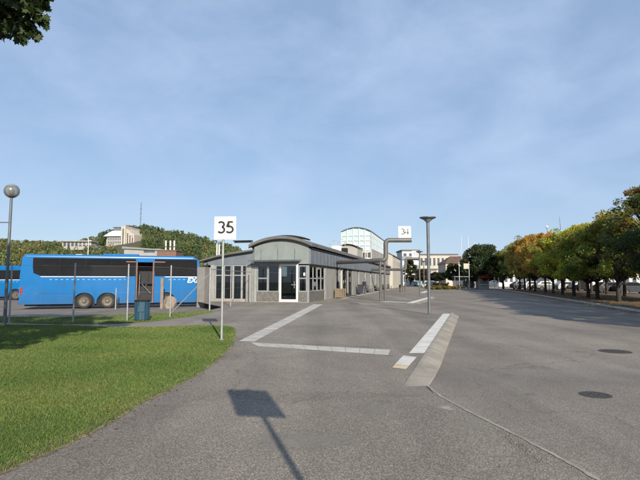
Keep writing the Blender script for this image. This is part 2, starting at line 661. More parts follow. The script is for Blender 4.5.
# lawn outline (from the photo), clockwise from the near left
lawn_edge = [G(*p) for p in [(0, 473), (60, 447), (100, 427), (140, 403), (167, 390), (200, 372.5), (220.6, 356.5),
                             (231, 345), (234.3, 336), (234, 329), (228, 326.3), (200, 325.6), (150, 327.6), (110, 327.4), (60, 325.5)]]
le0 = lawn_edge[0]
lawn_poly = [(-3.9, 1.2), (-2.9, 3.9)] + [(p[0], p[1]) for p in lawn_edge] + [(-13.5, 17.3), (-30, 17.6), (-30, -8), (-5, -8)]
# grass verge under the fence
verge_poly = [(p[0], p[1]) for p in [G(-60, 321), G(60, 324.3), G(110, 324.2), G(150, 321.8), G(190, 316.5), G(212, 312.2),
                                     G(213, 310.6), G(190, 312.2), G(165, 313.2), G(120, 315), G(60, 317.5), G(-60, 317)]]
# platform / path: everything walkable
kx = lambda y: 2.29 + (y - 10.67) * 0.317          # platform edge (kerb's inner line) of the first bay
plat = [(2.95, 2.0)] + [G(*p)[:2] for p in [(600, 481), (560, 458), (520, 437), (467, 410.5), (440, 396), (428, 386)]] + [(1.60, 6.9), (kx(7.5) + 0.004, 7.5), (kx(23.4), 23.4), (6.55, 33.0), (10.75, 45.2), (12.9, 58),
        (15.9, 70), (19.5, 88), (24, 108), (14, 118), (-9, 60), (-9.5, 36.6), (-5.7, 28.6), (-5.9, 24.9), (-7.0, 20.7), (-30, 18.5),
        (-30, -8), (2.95, -8)]
sheet('pavement', plat, 0.0, M['path'])

# road as a grid, gently lower than the platform
mb = MB()
xs = [-4 + 2.0 * i for i in range(0, 40)]
ys = [-14, -5, 0, 3, 5, 6.9, 7.3, 7.7, 8.2, 8.8, 9.4, 10, 12, 16, 22, 30, 45, 70, 100, 150]
for y in ys:
    for x in xs:
        mb.v.append((x, y, road_z(x, y)))
nx = len(xs)
for j in range(len(ys) - 1):
    for i in range(nx - 1):
        mb.f.append((j * nx + i, j * nx + i + 1, (j + 1) * nx + i + 1, (j + 1) * nx + i))
        mb.m.append(0)
tag(mb.build('road', M['road'], smooth=True), kind='structure')

# platform edge wall under the sheet (so the step to the road is closed)
mb = MB()
edge = plat[8:17]
for a, b in zip(edge[:-1], edge[1:]):
    mb.add([(a[0], a[1], -0.2), (b[0], b[1], -0.2), (b[0], b[1], -0.001), (a[0], a[1], -0.001)], [(0, 1, 2, 3)])
tag(mb.build('platform_edge', M['kerb']), kind='structure')

# bus yard behind the fence
mb = MB()
xs = [-90 + 3.0 * i for i in range(0, 30)]
ys = [18.6, 20, 21.5, 23, 25, 27, 29, 31, 36, 45, 60, 75]
for y in ys:
    for x in xs:
        mb.v.append((x, y, yard_z(x, y)))
nx = len(xs)
for j in range(len(ys) - 1):
    for i in range(nx - 1):
        mb.f.append((j * nx + i, j * nx + i + 1, (j + 1) * nx + i + 1, (j + 1) * nx + i))
        mb.m.append(0)
tag(mb.build('yard', M['yard'], smooth=True), kind='structure')

sheet('lawn', lawn_poly, 0.010, M['grass_base'])
sheet('grass_verge', verge_poly, 0.008, M['grass_base'])

mb = MB()
M['edge_soil'] = noisy('dry_edge_soil', (0.27, 0.215, 0.145), (0.13, 0.10, 0.065), 7, 0.95, 0.6, 12, bscale=60)
rs_ = random.Random(2)
ep = [Vector((-2.9, 3.9, 0))] + [Vector((p[0], p[1], 0)) for p in lawn_edge[:11]]
ea, eb = [], []
for i in range(len(ep) - 1):
    for k_ in range(14):
        p = ep[i].lerp(ep[i + 1], k_ / 14)
        d = (ep[i + 1] - ep[i]).normalized()
        nn_ = Vector((d.y, -d.x, 0))
        ea.append(p + nn_ * (0.035 + 0.045 * rs_.random() * rs_.random() + 0.02 * math.sin(i + k_ * 0.7)))
        eb.append(p - nn_ * 0.12)
for i in range(len(ea) - 1):
    mb.add([(ea[i].x, ea[i].y, 0.005), (ea[i + 1].x, ea[i + 1].y, 0.005), (eb[i + 1].x, eb[i + 1].y, 0.014), (eb[i].x, eb[i].y, 0.014)], [(0, 1, 2, 3)])
tag(mb.build('lawn_border', M['edge_soil']), kind='structure')

# ---------------- grass blades


def in_poly(px, py, poly):
    ins = np.zeros(len(px), bool)
    n = len(poly)
    j = n - 1
    for i in range(n):
        xi, yi = poly[i][0], poly[i][1]
        xj, yj = poly[j][0], poly[j][1]
        c = ((yi > py) != (yj > py)) & (px < (xj - xi) * (py - yi) / (yj - yi + 1e-12) + xi)
        ins ^= c
        j = i
    return ins


def patch_noise(x, y, rng, scale, k=24):
    o = np.zeros_like(x)
    for i in range(k):
        a = rng.uniform(0, 2 * PI)
        f = rng.uniform(0.5, 2.0) / scale
        o += np.sin((x * math.cos(a) + y * math.sin(a)) * f * 2 * PI + rng.uniform(0, 6.3))
    return o / math.sqrt(k)


def blades(name, poly, x0, x1, y0, y1, dens, rng, parent=None):
    allv, allt = [], []
    rows = np.arange(y0, y1, 0.5)
    for yy in rows:
        dist = max(3.0, yy)
        d = dens / (1 + (dist / 6.5) ** 2)
        xl = max(x0, -0.74 * (yy + 0.6) - 0.4)
        if xl >= x1:
            continue
        n = int(d * 0.5 * (x1 - xl))
        x = rng.uniform(xl, x1, n)
        y = rng.uniform(yy, yy + 0.5, n)
        # ragged edge
        ex = x + rng.normal(size=n) * 0.035
        ey = y + rng.normal(size=n) * 0.035
        k = in_poly(ex, ey, poly)
        x, y = x[k], y[k]
        n = len(x)
        if n == 0:
            continue
        hgt = rng.uniform(0.012, 0.034, n) * (1 + 0.02 * dist)
        wd = 0.003 * (1 + dist / 6.0) * rng.uniform(0.7, 1.3, n)
        a = rng.uniform(0, 2 * PI, n)
        ca, sa = np.cos(a), np.sin(a)
        lean = rng.normal(size=(n, 2)) * 0.55 * hgt[:, None]
        b0 = np.stack([x - ca * wd, y - sa * wd, np.full(n, 0.004)], 1)
        b1 = np.stack([x + ca * wd, y + sa * wd, np.full(n, 0.004)], 1)
        tp = np.stack([x + lean[:, 0], y + lean[:, 1], 0.008 + hgt], 1)
        allv.append(np.stack([b0, b1, tp], 1).reshape(-1, 3))
        r2 = np.random.default_rng(5)
        pn = patch_noise(x, y, r2, 1.3) * 0.6 + patch_noise(x, y, r2, 0.35) * 0.4
        pm = patch_noise(x, y, r2, 4.0)
        dry = np.clip(0.10 + 0.22 * pn + 0.18 * rng.normal(size=n) + 0.10 * pm, 0, 1)[:, None]
        green = np.array([0.128, 0.194, 0.042])
        straw = np.array([0.225, 0.185, 0.062])
        deep = np.array([0.078, 0.138, 0.026])
        mixd = np.clip(0.4 - 0.45 * pm + 0.2 * rng.normal(size=n), 0, 1)[:, None]
        c = (green * (1 - mixd) + deep * mixd) * (1 - dry) + straw * dry
        allt.append(c * rng.uniform(0.75, 1.3, n)[:, None])
    return np_mesh(name, np.concatenate(allv), 3, M['blade'], np.concatenate(allt), parent)


rng = np.random.default_rng(3)
tag(blades('grass', lawn_poly, -16, -1.5, 2.5, 18.2, 11000, rng), 'short mown lawn grass with straw coloured patches', 'grass', kind='stuff')
tag(blades('verge_grass', verge_poly, -18, -4.8, 16.5, 25.5, 7500, rng), 'rough grass along the foot of the wire fence', 'grass', kind='stuff')

# fallen leaves along the lawn edge and paving
n = 420
k = rng.uniform(0, 1, n)
pts = []
le = np.array([(p[0], p[1]) for p in lawn_edge[:9]])
for i in range(n):
    t = rng.uniform(0, 7.99)
    j = int(t)
    p = le[j] * (1 - (t - j)) + le[j + 1] * (t - j)
    off = rng.normal() * 0.10
    if rng.uniform() < 0.25:
        off = -abs(rng.normal()) * 1.6
    pts.append((p[0] + off + 0.02, p[1] + rng.normal() * 0.1, 0.018 + (0.02 if off < -0.1 else 0.0)))
pts = np.array(pts)
q = leaf_quads(np.zeros((n, 3)), 0.035, rng).reshape(n, 4, 3)
q[:, :, 2] *= 0.25
q += pts[:, None, :]
tn = np.array([0.20, 0.125, 0.05]) * rng.uniform(0.5, 1.6, n)[:, None]
tag(np_mesh('fallen_leaves', q.reshape(-1, 3), 4, M['blade'], tn), 'small dry leaves fallen along the lawn edge', 'fallen leaves', kind='stuff')

# ---------------- white paving strips
def strip(name, pts, z, mat):
    return sheet(name, [(p[0], p[1]) for p in pts], z, mat)


def tiled_strip(name, a0, a1, b0, b1, z, mat, n, gap=0.008):
    """row of slabs between lines a (near edge) and b (far edge)"""
    mb = MB()
    a0, a1, b0, b1 = [Vector((p[0], p[1], z)) for p in (a0, a1, b0, b1)]
    for i in range(n):
        t0, t1 = i / n + gap / n, (i + 1) / n - gap / n
        mb.add([a0.lerp(a1, t0), a0.lerp(a1, t1), b0.lerp(b1, t1), b0.lerp(b1, t0)], [(0, 1, 2, 3)])
    o = mb.build(name, mat)
    o['kind'] = 'structure'
    return o


tiled_strip('guide_paving', G(238.5, 341.3), G(313.5, 304.3), G(254, 341.9), G(323, 304.3), 0.004, M['strip'], 26, 0.02)
tiled_strip('guide_paving', G(250.5, 342.6), G(390.5, 349.8), G(258, 346.2), G(388.5, 355.2), 0.004, M['strip'], 10, 0.015)
p0, p1 = kx(10.67) - 0.345, kx(10.67) - 0.01
tiled_strip('edge_paving', (p0, 10.67), (kx(23.0) - 0.36, 23.0), (p1, 10.67), (kx(23.0) - 0.01, 23.0), 0.004, M['strip_new'], 12, 0.012)
e0 = [G(403.3, 355.6), G(416.8, 357.2), G(408.8, 366.0), G(395.0, 364.3)]
strip('edge_paving', e0, 0.004, M['strip_new'])
e1 = [G(395.0, 364.5), G(408.8, 366.2), G(406.0, 369.3), G(392.4, 367.7)]
strip('edge_paving', e1, 0.004, M['ochre'])
for (a, b, wd) in [((6.2, 33.4), (10.4, 45.2), 0.55), ((12.6, 59.5), (15.4, 69.5), 0.6), ((4.6, 35.9), (6.2, 34.9), 0.7)]:
    dx, dy = b[0] - a[0], b[1] - a[1]
    ln = math.hypot(dx, dy)
    nx_, ny_ = -dy / ln * wd / 2, dx / ln * wd / 2
    strip('edge_paving', [(a[0] - nx_, a[1] - ny_), (b[0] - nx_, b[1] - ny_), (b[0] + nx_, b[1] + ny_), (a[0] + nx_, a[1] + ny_)], 0.004, M['strip_new'])
# strip along the terminal wall further on
tiled_strip('guide_paving', (1.55, 41.0), (11.6, 82.0), (2.0, 40.9), (12.1, 81.9), 0.004, M['strip'], 30, 0.02)

# ---------------- kerb stone of the first bay: sloping concrete upstand
mb = MB()
ys_ = [7.3, 7.7, 8.3, 9.2, 10.67, 13, 16, 19, 22, 23.2, 23.6, 23.8]
secs = []
for i, y in enumerate(ys_):
    x = kx(y)
    tt = smooth(7.2, 9.3, y)
    top = 0.012 * 1.0
    wv = 0.40
    if y > 23.3:
        wv = 0.40 - (y - 23.2) * 0.5
    rz = road_z(x, y) - 0.03
    top_z = 0.010 if y > 7.5 else -0.02
    jx = 0.006 * math.sin(y * 3.1)
    secs.append([(x + 0.002, y, -0.10), (x + 0.002, y, top_z), (x + 0.07 + jx, y, top_z - 0.002), (x + 0.10 + jx, y, top_z - 0.012),
                 (x + wv - 0.02 + jx, y, rz + 0.055 if y > 9 else min(rz + 0.055, top_z - 0.02)), (x + wv, y, rz)])
vs = [p for s_ in secs for p in s_]
m_ = 6
fs = []
for i in range(len(secs) - 1):
    for k in range(m_ - 1):
        fs.append((i * m_ + k, (i + 1) * m_ + k, (i + 1) * m_ + k + 1, i * m_ + k + 1))
fs.append(tuple(range(m_)))
fs.append(tuple(range((len(secs) - 1) * m_, len(secs) * m_))[::-1])
mb.add(vs, fs)
tag(mb.build('kerb', M['kerb'], smooth=True), kind='structure')
# concrete seam running on towards the viewer, with mortar patches
seam = [G(428, 386), G(440, 396), G(467, 410.5), G(520, 437), G(560, 458), G(600, 481), G(660, 520)]
mb = MB()
random.seed(4)
L1, L2 = [], []
for i in range(len(seam) - 1):
    a, b = Vector(seam[i]), Vector(seam[i + 1])
    for kk in range(8):
        p = a.lerp(b, kk / 8)
        d = (b - a).normalized()
        nrm = Vector((d.y, -d.x, 0))
        wv = 0.022 + random.uniform(-0.010, 0.008)
        L1.append(p + nrm * wv)
        L2.append(p - nrm * (0.022 + random.uniform(-0.010, 0.008)))
for i in range(len(L1) - 1):
    mb.add([(L1[i].x, L1[i].y, 0.005), (L1[i + 1].x, L1[i + 1].y, 0.005), (L2[i + 1].x, L2[i + 1].y, 0.005), (L2[i].x, L2[i].y, 0.005)], [(0, 1, 2, 3)])
tag(mb.build('concrete_joint', M['concrete']), kind='structure')


def splat(name, cx, cy, rx, ry, rot, mat, z=0.0045, n=40, jag=0.35):
    pts = []
    ph = [random.uniform(0, 6.3) for _ in range(6)]
    for i in range(n):
        t = 2 * PI * i / n
        r = 1 + jag * sum(math.sin((k + 2) * t + ph[k]) / (k + 2) for k in range(6))
        x, y = rx * r * math.cos(t), ry * r * math.sin(t)
        pts.append((cx + x * math.cos(rot) - y * math.sin(rot), cy + x * math.sin(rot) + y * math.cos(rot)))
    return sheet(name, pts, z, mat)


M['mortar'] = noisy('worn_mortar', (0.36, 0.33, 0.28), (0.27, 0.245, 0.21), 9, 0.9, 0.3, 10)


def soft(m, power=1.0):
    """thin, worn-through layer: dries out raggedly towards its rim"""
    n, l = m.node_tree.nodes, m.node_tree.links.new
    p = n['Principled BSDF']
    t = n.new('ShaderNodeTexCoord')
    mp_ = n.new('ShaderNodeMapping')
    mp_.inputs['Location'].default_value = (-1, -1, 0)
    mp_.inputs['Scale'].default_value = (2, 2, 0)
    l(t.outputs['Generated'], mp_.inputs['Vector'])
    ln = n.new('ShaderNodeVectorMath')
    ln.operation = 'LENGTH'
    l(mp_.outputs[0], ln.inputs[0])
    ns = n.new('ShaderNodeTexNoise')
    ns.inputs['Scale'].default_value = 14
    ns.inputs['Detail'].default_value = 10
    ns.inputs['Roughness'].default_value = 0.7
    l(t.outputs['Object'], ns.inputs['Vector'])
    ad = n.new('ShaderNodeMath')
    ad.operation = 'MULTIPLY_ADD'
    ad.inputs[1].default_value = 1.6
    l(ns.outputs['Fac'], ad.inputs[0])
    sb = n.new('ShaderNodeMath')
    sb.operation = 'MULTIPLY'
    sb.inputs[1].default_value = -1.25
    l(ln.outputs['Value'], sb.inputs[0])
    l(sb.outputs[0], ad.inputs[2])
    mr = n.new('ShaderNodeMapRange')
    mr.inputs['From Min'].default_value = -0.15
    mr.inputs['From Max'].default_value = 0.55
    mr.inputs['To Max'].default_value = power
    l(ad.outputs[0], mr.inputs['Value'])
    l(mr.outputs['Result'], p.inputs['Alpha'])
    return m


soft(M['mortar'], 0.9)
a = G(447, 408)
splat('mortar_patch', a[0], a[1], 0.16, 0.26, 0.5, M['mortar'], jag=0.15)
dust = soft(noisy('pale_dust', (0.30, 0.275, 0.235), (0.25, 0.23, 0.195), 6, 0.9, 0.3, 10), 0.45)
a = G(403, 394)
splat('dust_patch', a[0], a[1], 0.62, 0.24, 0.05, dust, z=0.0035, jag=0.12)
for (px, py, rx, ry, rt) in [(470, 425, 0.10, 0.5, 0.55), (372, 410, 0.16, 0.6, 0.3), (300, 440, 0.9, 0.35, 0.4), (520, 330, 1.2, 3.0, -0.2)]:
    a = G(px, py)
    splat('dust_patch', a[0], a[1], rx, ry, rt, dust, z=(0.003 if px < 500 else road_z(0, a[1]) + 0.004), jag=0.12)
M['gravel'] = noisy('loose_grit', (0.30, 0.25, 0.20), (0.12, 0.105, 0.09), 45, 0.95, 0.6, 6)
# loose grit beside the joint: tiny stones
n = 900
t = rng.uniform(0, 1, n)
sp = np.array([G(505, 433)[:2], G(541, 463)[:2]])
gp = sp[0] + (sp[1] - sp[0]) * t[:, None] + rng.normal(size=(n, 2)) * np.array([0.035, 0.05])
q = leaf_quads(np.zeros((n, 3)), 0.008, rng, aspect=1.1).reshape(n, 4, 3)
q += np.concatenate([gp, np.full((n, 1), 0.008)], 1)[:, None, :]
tn = np.array([0.30, 0.265, 0.22]) * rng.uniform(0.5, 1.3, n)[:, None]
tag(np_mesh('loose_grit', q.reshape(-1, 3), 4, M['blade'], tn), 'pale loose grit beside the concrete joint', 'grit', kind='stuff')

# manhole covers
for (px, py, r_, lab) in [(615, 351.5, 0.36, 'round iron manhole cover further from the viewer on the road'),
                          (596, 405, 0.205, 'darker iron drain cover nearer the viewer on the road')]:
    a = G(px, py, -0.14)
    e = empty('manhole_cover', (a[0], a[1], road_z(a[0], a[1])), 0, lab, 'manhole cover', 'iron covers in the road')
    MB().lathe([(r_, -0.02), (r_, 0.006), (r_ - 0.05, 0.006), (r_ - 0.05, 0.003)], n=28).build('rim', M['iron'], e)
    c_ = MB().lathe([(r_ - 0.055, -0.02), (r_ - 0.055, 0.004), (0.01, 0.005)], n=28)
    for i in range(-3, 4):
        for j in range(-3, 4):
            if math.hypot(i, j) * 0.075 < r_ - 0.1:
                c_.box(i * 0.075 - 0.022, i * 0.075 + 0.022, j * 0.075 - 0.022, j * 0.075 + 0.022, 0.003, 0.010)
    c_.build('lid', M['iron'], e)

# right-hand side: kerb, verge with leaf litter, car park
kd = Vector((0.244, 0.970, 0))
k0 = Vector((18.6, 31.0, 0))
kn = Vector((0.970, -0.244, 0))


def along(t, s, z=0.0):
    p = k0 + kd * t + kn * s
    return (p.x, p.y, z)


mb = MB()
T0, T1 = -52, 58
for i in range(int((T1 - T0) / 1.0)):
    t0, t1 = T0 + i * 1.0 + 0.006, T0 + i * 1.0 + 0.994
    lo, hi = -0.2, -0.035
    vs = [along(t0, 0, lo), along(t1, 0, lo), along(t1, 0.16, lo), along(t0, 0.16, lo),
          along(t0, 0.02, hi), along(t1, 0.02, hi), along(t1, 0.16, hi), along(t0, 0.16, hi)]
    mb.add(vs, [(0, 3, 2, 1), (4, 5, 6, 7), (0, 1, 5, 4), (1, 2, 6, 5), (2, 3, 7, 6), (3, 0, 4, 7)])
tag(mb.build('road_kerb', M['strip']), kind='structure')
sheet('verge', [along(T0, 0.16), along(T0, 11.5), along(T1, 11.5), along(T1, 0.16)], -0.045, M['soil'])
sheet('car_park', [along(T0, 11.5), along(T0, 60), along(95, 60), along(95, 11.5)], -0.10, M['yard'])
# fallen leaves on the verge
n = 5200
tt_ = rng.uniform(-15, T1, n)
ss_ = np.abs(rng.normal(size=n)) * 3.5 - 0.9
base = np.array([k0.x, k0.y]) + np.outer(tt_, [kd.x, kd.y]) + np.outer(ss_, [kn.x, kn.y])
q = leaf_quads(np.zeros((n, 3)), 0.11, rng).reshape(n, 4, 3)
q[:, :, 2] *= 0.25
zz = np.where(ss_ < 0, -0.125, -0.02)
q += np.concatenate([base, zz[:, None]], 1)[:, None, :]
tn = np.array([0.30, 0.17, 0.055]) * rng.uniform(0.4, 1.5, n)[:, None]
tag(np_mesh('verge_leaves', q.reshape(-1, 3), 4, M['blade'], tn), 'brown and yellow leaves fallen under the avenue trees', 'fallen leaves', kind='stuff')

# ------------------------------------------------------------------ SIGNS
def stroke_mesh(mb, pts, wd, y, x0, z0, sc, th=0.003):
    """flat ribbon along 2D pts in the x-z plane, front at y"""
    P = [Vector((p[0], p[1])) for p in pts]
    l_, r_ = [], []
    for i, p in enumerate(P):
        d = (P[min(i + 1, len(P) - 1)] - P[max(i - 1, 0)]).normalized()
        if 0 < i < len(P) - 1:
            d1, d2 = (P[i] - P[i - 1]).normalized(), (P[i + 1] - P[i]).normalized()
            m = wd / 2 / max(0.6, math.sqrt(max(0, 1 + d1.dot(d2)) / 2))
        else:
            m = wd / 2
        nn = Vector((-d.y, d.x))
        l_.append(p + nn * m)
        r_.append(p - nn * m)
    n_ = len(P)
    mb.add([(x0 + q.x * sc, y, z0 + q.y * sc) for q in l_ + r_], [(i, i + 1, n_ + i + 1, n_ + i) for i in range(n_ - 1)])
    return mb


def arc(cx, cy, r, a0, a1, n=14):
    return [(cx + r * math.cos(R(a0 + (a1 - a0) * i / n)), cy + r * math.sin(R(a0 + (a1 - a0) * i / n))) for i in range(n + 1)]


def glyph(ch):
    if ch == '3':
        return [arc(0.30, 0.735, 0.215, 150, -75), arc(0.30, 0.275, 0.245, 80, -150)]
    if ch == '5':
        return [[(0.56, 0.95), (0.24, 0.95), (0.155, 0.515)] + arc(0.29, 0.305, 0.265, 112, -145)]
    if ch == '4':
        return [[(0.43, 0.0), (0.43, 0.95), (0.02, 0.25), (0.60, 0.25)]]
    return []


def number_sign(parent, x, y, z, w_, h_, text, nw=0.62):
    """square plate centred at (x, z), facing -y; digits are a child"""
    pl = MB().box(x - w_ / 2, x + w_ / 2, y, y + 0.025, z - h_ / 2, z + h_ / 2).build('plate', M['sign'], parent, bevel=0.006)
    mb = MB()
    gh = h_ * 0.51
    tw = len(text) * 0.70 * gh
    x0 = x - tw / 2 + 0.02 * gh
    for ch in text:
        for st in glyph(ch):
            stroke_mesh(mb, [(p[0] * 1.14, p[1]) for p in st], 0.175, y - 0.003, x0, z - gh * 0.42, gh)
        x0 += 0.72 * gh
    mb.build('number', M['ink'], pl)
    return pl


# sign 35
b35 = G(221.5, 340.6)
top = H(222, 239.6, b35[1])
e = empty('number_sign', b35, R(-2), 'white square 35 sign on a slim pole at the lawn corner', 'sign', 'bay number signs')
MB().tube([(0, 0, -0.05), (0, 0, 3.2)], 0.033, 12).build('pole', M['steel'], e, smooth=True)
MB().lathe([(0.06, -0.01), (0.06, 0.03), (0.036, 0.05)], n=14).build('base_collar', M['steel'], e)
zc = (H(224, 217, b35[1])[2] + H(224, 239.8, b35[1])[2]) / 2
hh = H(224, 217, b35[1])[2] - H(224, 239.8, b35[1])[2]
pl = number_sign(e, 0.06, -0.062, zc, 0.585, hh, '35')
MB().box(-0.05, 0.05, -0.037, 0.035, zc - 0.2, zc - 0.16).box(-0.05, 0.05, -0.037, 0.035, zc + 0.16, zc + 0.2).build('bracket', M['steel'], e)

# the next bay's sign stands beside the photographer, out of frame: only its shadow is seen
e2 = empty('number_sign', (1.00, -0.10, 0), R(-8), 'white square sign on a slim pole whose shadow falls across the near path', 'sign', 'bay number signs')
MB().tube([(0, 0, -0.05), (0, 0, 3.3)], 0.033, 12).build('pole', M['steel'], e2, smooth=True)
MB().box(-0.30, 0.30, -0.06, -0.035, 2.68, 3.30).build('plate', M['sign'], e2, bevel=0.006)

# ------------------------------------------------------------------ PLATFORM LAMPS
def platform_lamp(p, h, label):
    e = empty('platform_lamp', p, 0, label, 'street lamp', 'platform lamps')
    MB().tube([(0, 0, -0.05), (0, 0, h - 0.2)], 0.072, 14).build('pole', M['pole'], e, smooth=True)
    MB().lathe([(0.12, -0.02), (0.12, 0.015), (0.076, 0.03)], n=16).build('base_plate', M['pole'], e)
    hd = MB().lathe([(0.085, h - 0.26), (0.10, h - 0.20), (0.20, h - 0.12), (0.37, h - 0.045), (0.385, h - 0.03), (0.385, h), (0.10, h + 0.012)], n=28)
    ho = hd.build('lamp_head', M['pole'], e, smooth=True)
    MB().lathe([(0.10, h - 0.205), (0.19, h - 0.13), (0.185, h - 0.145), (0.098, h - 0.216)], n=28).build('diffuser', M['grey_frame'], ho)
    return e


l1 = G(429.5, 314.3)
h1 = H(429, 217.2, l1[1])[2]
platform_lamp(l1, h1, 'tall dark lamp post with flared disc head, nearest on the platform')
l2 = G(420, 295.6)
platform_lamp(l2, h1, 'second platform lamp post, beyond the nearest one')
l3 = G(424.2, 290.3)
platform_lamp(l3, h1, 'farthest platform lamp post, smallest in the row')

# ------------------------------------------------------------------ GLOBE LAMP (left edge)
g0 = G(4.5, 325.5)
e = empty('globe_lamp', g0, 0, 'tall slim lamp post with a smoked globe at the left edge', 'street lamp')
hz = H(8, 191, g0[1])[2]
MB().tube([(0, 0, -0.05), (0, 0, 1.0), (0, 0, hz - 0.22)], [0.06, 0.052, 0.045], 12).build('pole', M['pole'], e, smooth=True)
MB().lathe([(0.05, hz - 0.24), (0.10, hz - 0.22), (0.10, hz - 0.17), (0.04, hz - 0.16)], n=16).build('collar', M['black'], e)
prof = [(0.255 * math.sin(PI * (0.1 + 0.9 * i / 16)), hz - 0.255 * math.cos(PI * (0.1 + 0.9 * i / 16))) for i in range(16)] + [(0.002, hz + 0.255)]
gl = MB().lathe(prof, n=28).build('globe', M['glass_globe'], e, smooth=True)
lamp_in = MB().lathe([(0.05, hz - 0.15), (0.09, hz - 0.10), (0.10, hz + 0.05), (0.03, hz + 0.09)], n=14)
lamp_in.build('lamp_holder', M['hub'], gl)
MB().lathe([(0.257 * math.sin(R(a)), hz + 0.257 * math.cos(R(a))) for a in (50, 40, 30, 20, 10, 1)], n=28).build('cap', M['grey_frame'], gl, smooth=True)
zz_ = H(3, 222.4, g0[1])[2]
MB().tube([(0, 0, zz_), (-0.9, 0, zz_)], 0.018, 8).build('side_arm', M['pole'], e)

# ------------------------------------------------------------------ FENCE
fp = [G(-95, 327), G(-40, 325.6), G(9, 324.4), G(73, 323), G(127, 321), G(170, 317.6), G(209.5, 311.2), G(230.5, 306.6), G(250.5, 302.6)]
fe = empty('wire_fence', fp[3], 0, 'chain-link wire fence on slim steel posts in front of the coaches', 'fence')
o0 = Vector(fp[3])
FH = 2.2
for i, p in enumerate(fp):
    q_ = Vector(p) - o0
    rr = 0.045 if i == 6 else 0.03
    po = MB().tube([(q_.x, q_.y, -0.1), (q_.x, q_.y, FH if i < 7 else 2.45)], rr, 10).build('post', M['steel'], fe, smooth=True)
    MB().lathe([(rr * 1.2, 0), (rr * 1.2, 0.02), (0.01, 0.04)], c=(q_.x, q_.y, (FH if i < 7 else 2.45) - 0.005), n=10).build('cap', M['steel'], po)
# corner brace and top rail
a, b = Vector(fp[5]) - o0, Vector(fp[6]) - o0
MB().tube([(a.x, a.y, 0.15), (b.x, b.y, FH - 0.25)], 0.022, 8).build('brace', M['steel'], fe)
c_ = Vector(fp[7]) - o0
d_ = Vector(fp[8]) - o0
MB().tube([(b.x, b.y, FH - 0.04), (c_.x, c_.y, FH - 0.04), (d_.x, d_.y, FH - 0.04)], 0.016, 8).build('rail', M['steel'], fe)
# chain link
vs = []
for i in range(len(fp) - 1):
    a, b = Vector(fp[i]) - o0, Vector(fp[i + 1]) - o0
    ln = (b - a).length
    d = (b - a) / ln
    st = 0.062
    hw = 0.0005
    m1 = int(ln / st)
    h_ = FH - 0.12
    for kx_ in range(-int(h_ / st), m1):
        for sgn in (1, -1):
            s0, z0_ = kx_ * st, 0.04
            s1, z1_ = s0 + h_, 0.04 + h_
            if s0 < 0:
                z0_ += -s0
                s0 = 0
            if s1 > ln:
                z1_ -= s1 - ln
                s1 = ln
            if s1 <= s0:
                continue
            if sgn < 0:
                z0_, z1_ = 0.08 + h_ - z0_, 0.08 + h_ - z1_
            pA = a + d * s0
            pB = a + d * s1
            vs += [(pA.x, pA.y, z0_ - hw), (pB.x, pB.y, z1_ - hw), (pB.x, pB.y, z1_ + hw), (pA.x, pA.y, z0_ + hw)]
np_mesh('wire_mesh', np.array(vs), 4, M['wire'], None, fe)
# line wires
mbw = MB()
for i in range(len(fp) - 1):
    a, b = Vector(fp[i]) - o0, Vector(fp[i + 1]) - o0
    for zz_ in (0.06, 1.1, FH - 0.06):
        mbw.tube([(a.x, a.y, zz_), (b.x, b.y, zz_)], 0.003, 4)
mbw.build('line_wire', M['wire'], fe)

# short steel post in the yard
a = G(115.5, 308.2, yard_z(0, 28))
e = empty('marker_post', (a[0], a[1], yard_z(a[0], a[1])), 0, 'short pale steel post in front of the coach rear wheels', 'post')
MB().tube([(0, 0, -0.1), (0, 0, 1.42)], 0.04, 10).build('shaft', M['steel'], e, smooth=True)
MB().lathe([(0.042, 1.42), (0.042, 1.45), (0.01, 1.47)], n=10).build('cap', M['steel'], e)
a = H(161.8, 300, 33.6)
e = empty('marker_post', (a[0], a[1], yard_z(a[0], a[1])), 0, 'broad weathered post beside the brown boulder by the coach', 'post')
MB().box(-0.10, 0.10, -0.06, 0.06, -0.1, 2.1).build('shaft', M['rock'], e, bevel=0.015)
MB().box(-0.12, 0.12, -0.08, 0.08, 2.101, 2.14).build('cap', M['rock'], e, bevel=0.01)

# boulder
def boulder(p, sx, sy, sz, label):
    bm = bmesh.new()
    bmesh.ops.create_icosphere(bm, subdivisions=4, radius=1)
    rn = random.Random(11)
    dirs = [(Vector((rn.gauss(0, 1), rn.gauss(0, 1), rn.gauss(0, 1))).normalized(), rn.uniform(0.72, 0.98)) for _ in range(16)]
    for v in bm.verts:
        n_ = v.co.normalized()
        r_ = 1.0
        for d, c in dirs:
            k = n_.dot(d)
            if k > 0.2:
                r_ = min(r_, c / k)
        v.co = n_ * r_
        v.co = Vector((v.co.x * sx, v.co.y * sy, v.co.z * sz))
    me = bpy.data.meshes.new('boulder')
    bm.to_mesh(me)
    bm.free()
    me.materials.append(M['rock'])
    o = bpy.data.objects.new('boulder', me)
    COL.objects.link(o)
    o.location = p
    tag(o, label, 'boulder')
    return o


a = H(170, 300, 34.1)
boulder((a[0], a[1], -0.404 + 0.24), 0.60, 0.5, 0.66, 'rounded brown boulder in front of the blue coach')

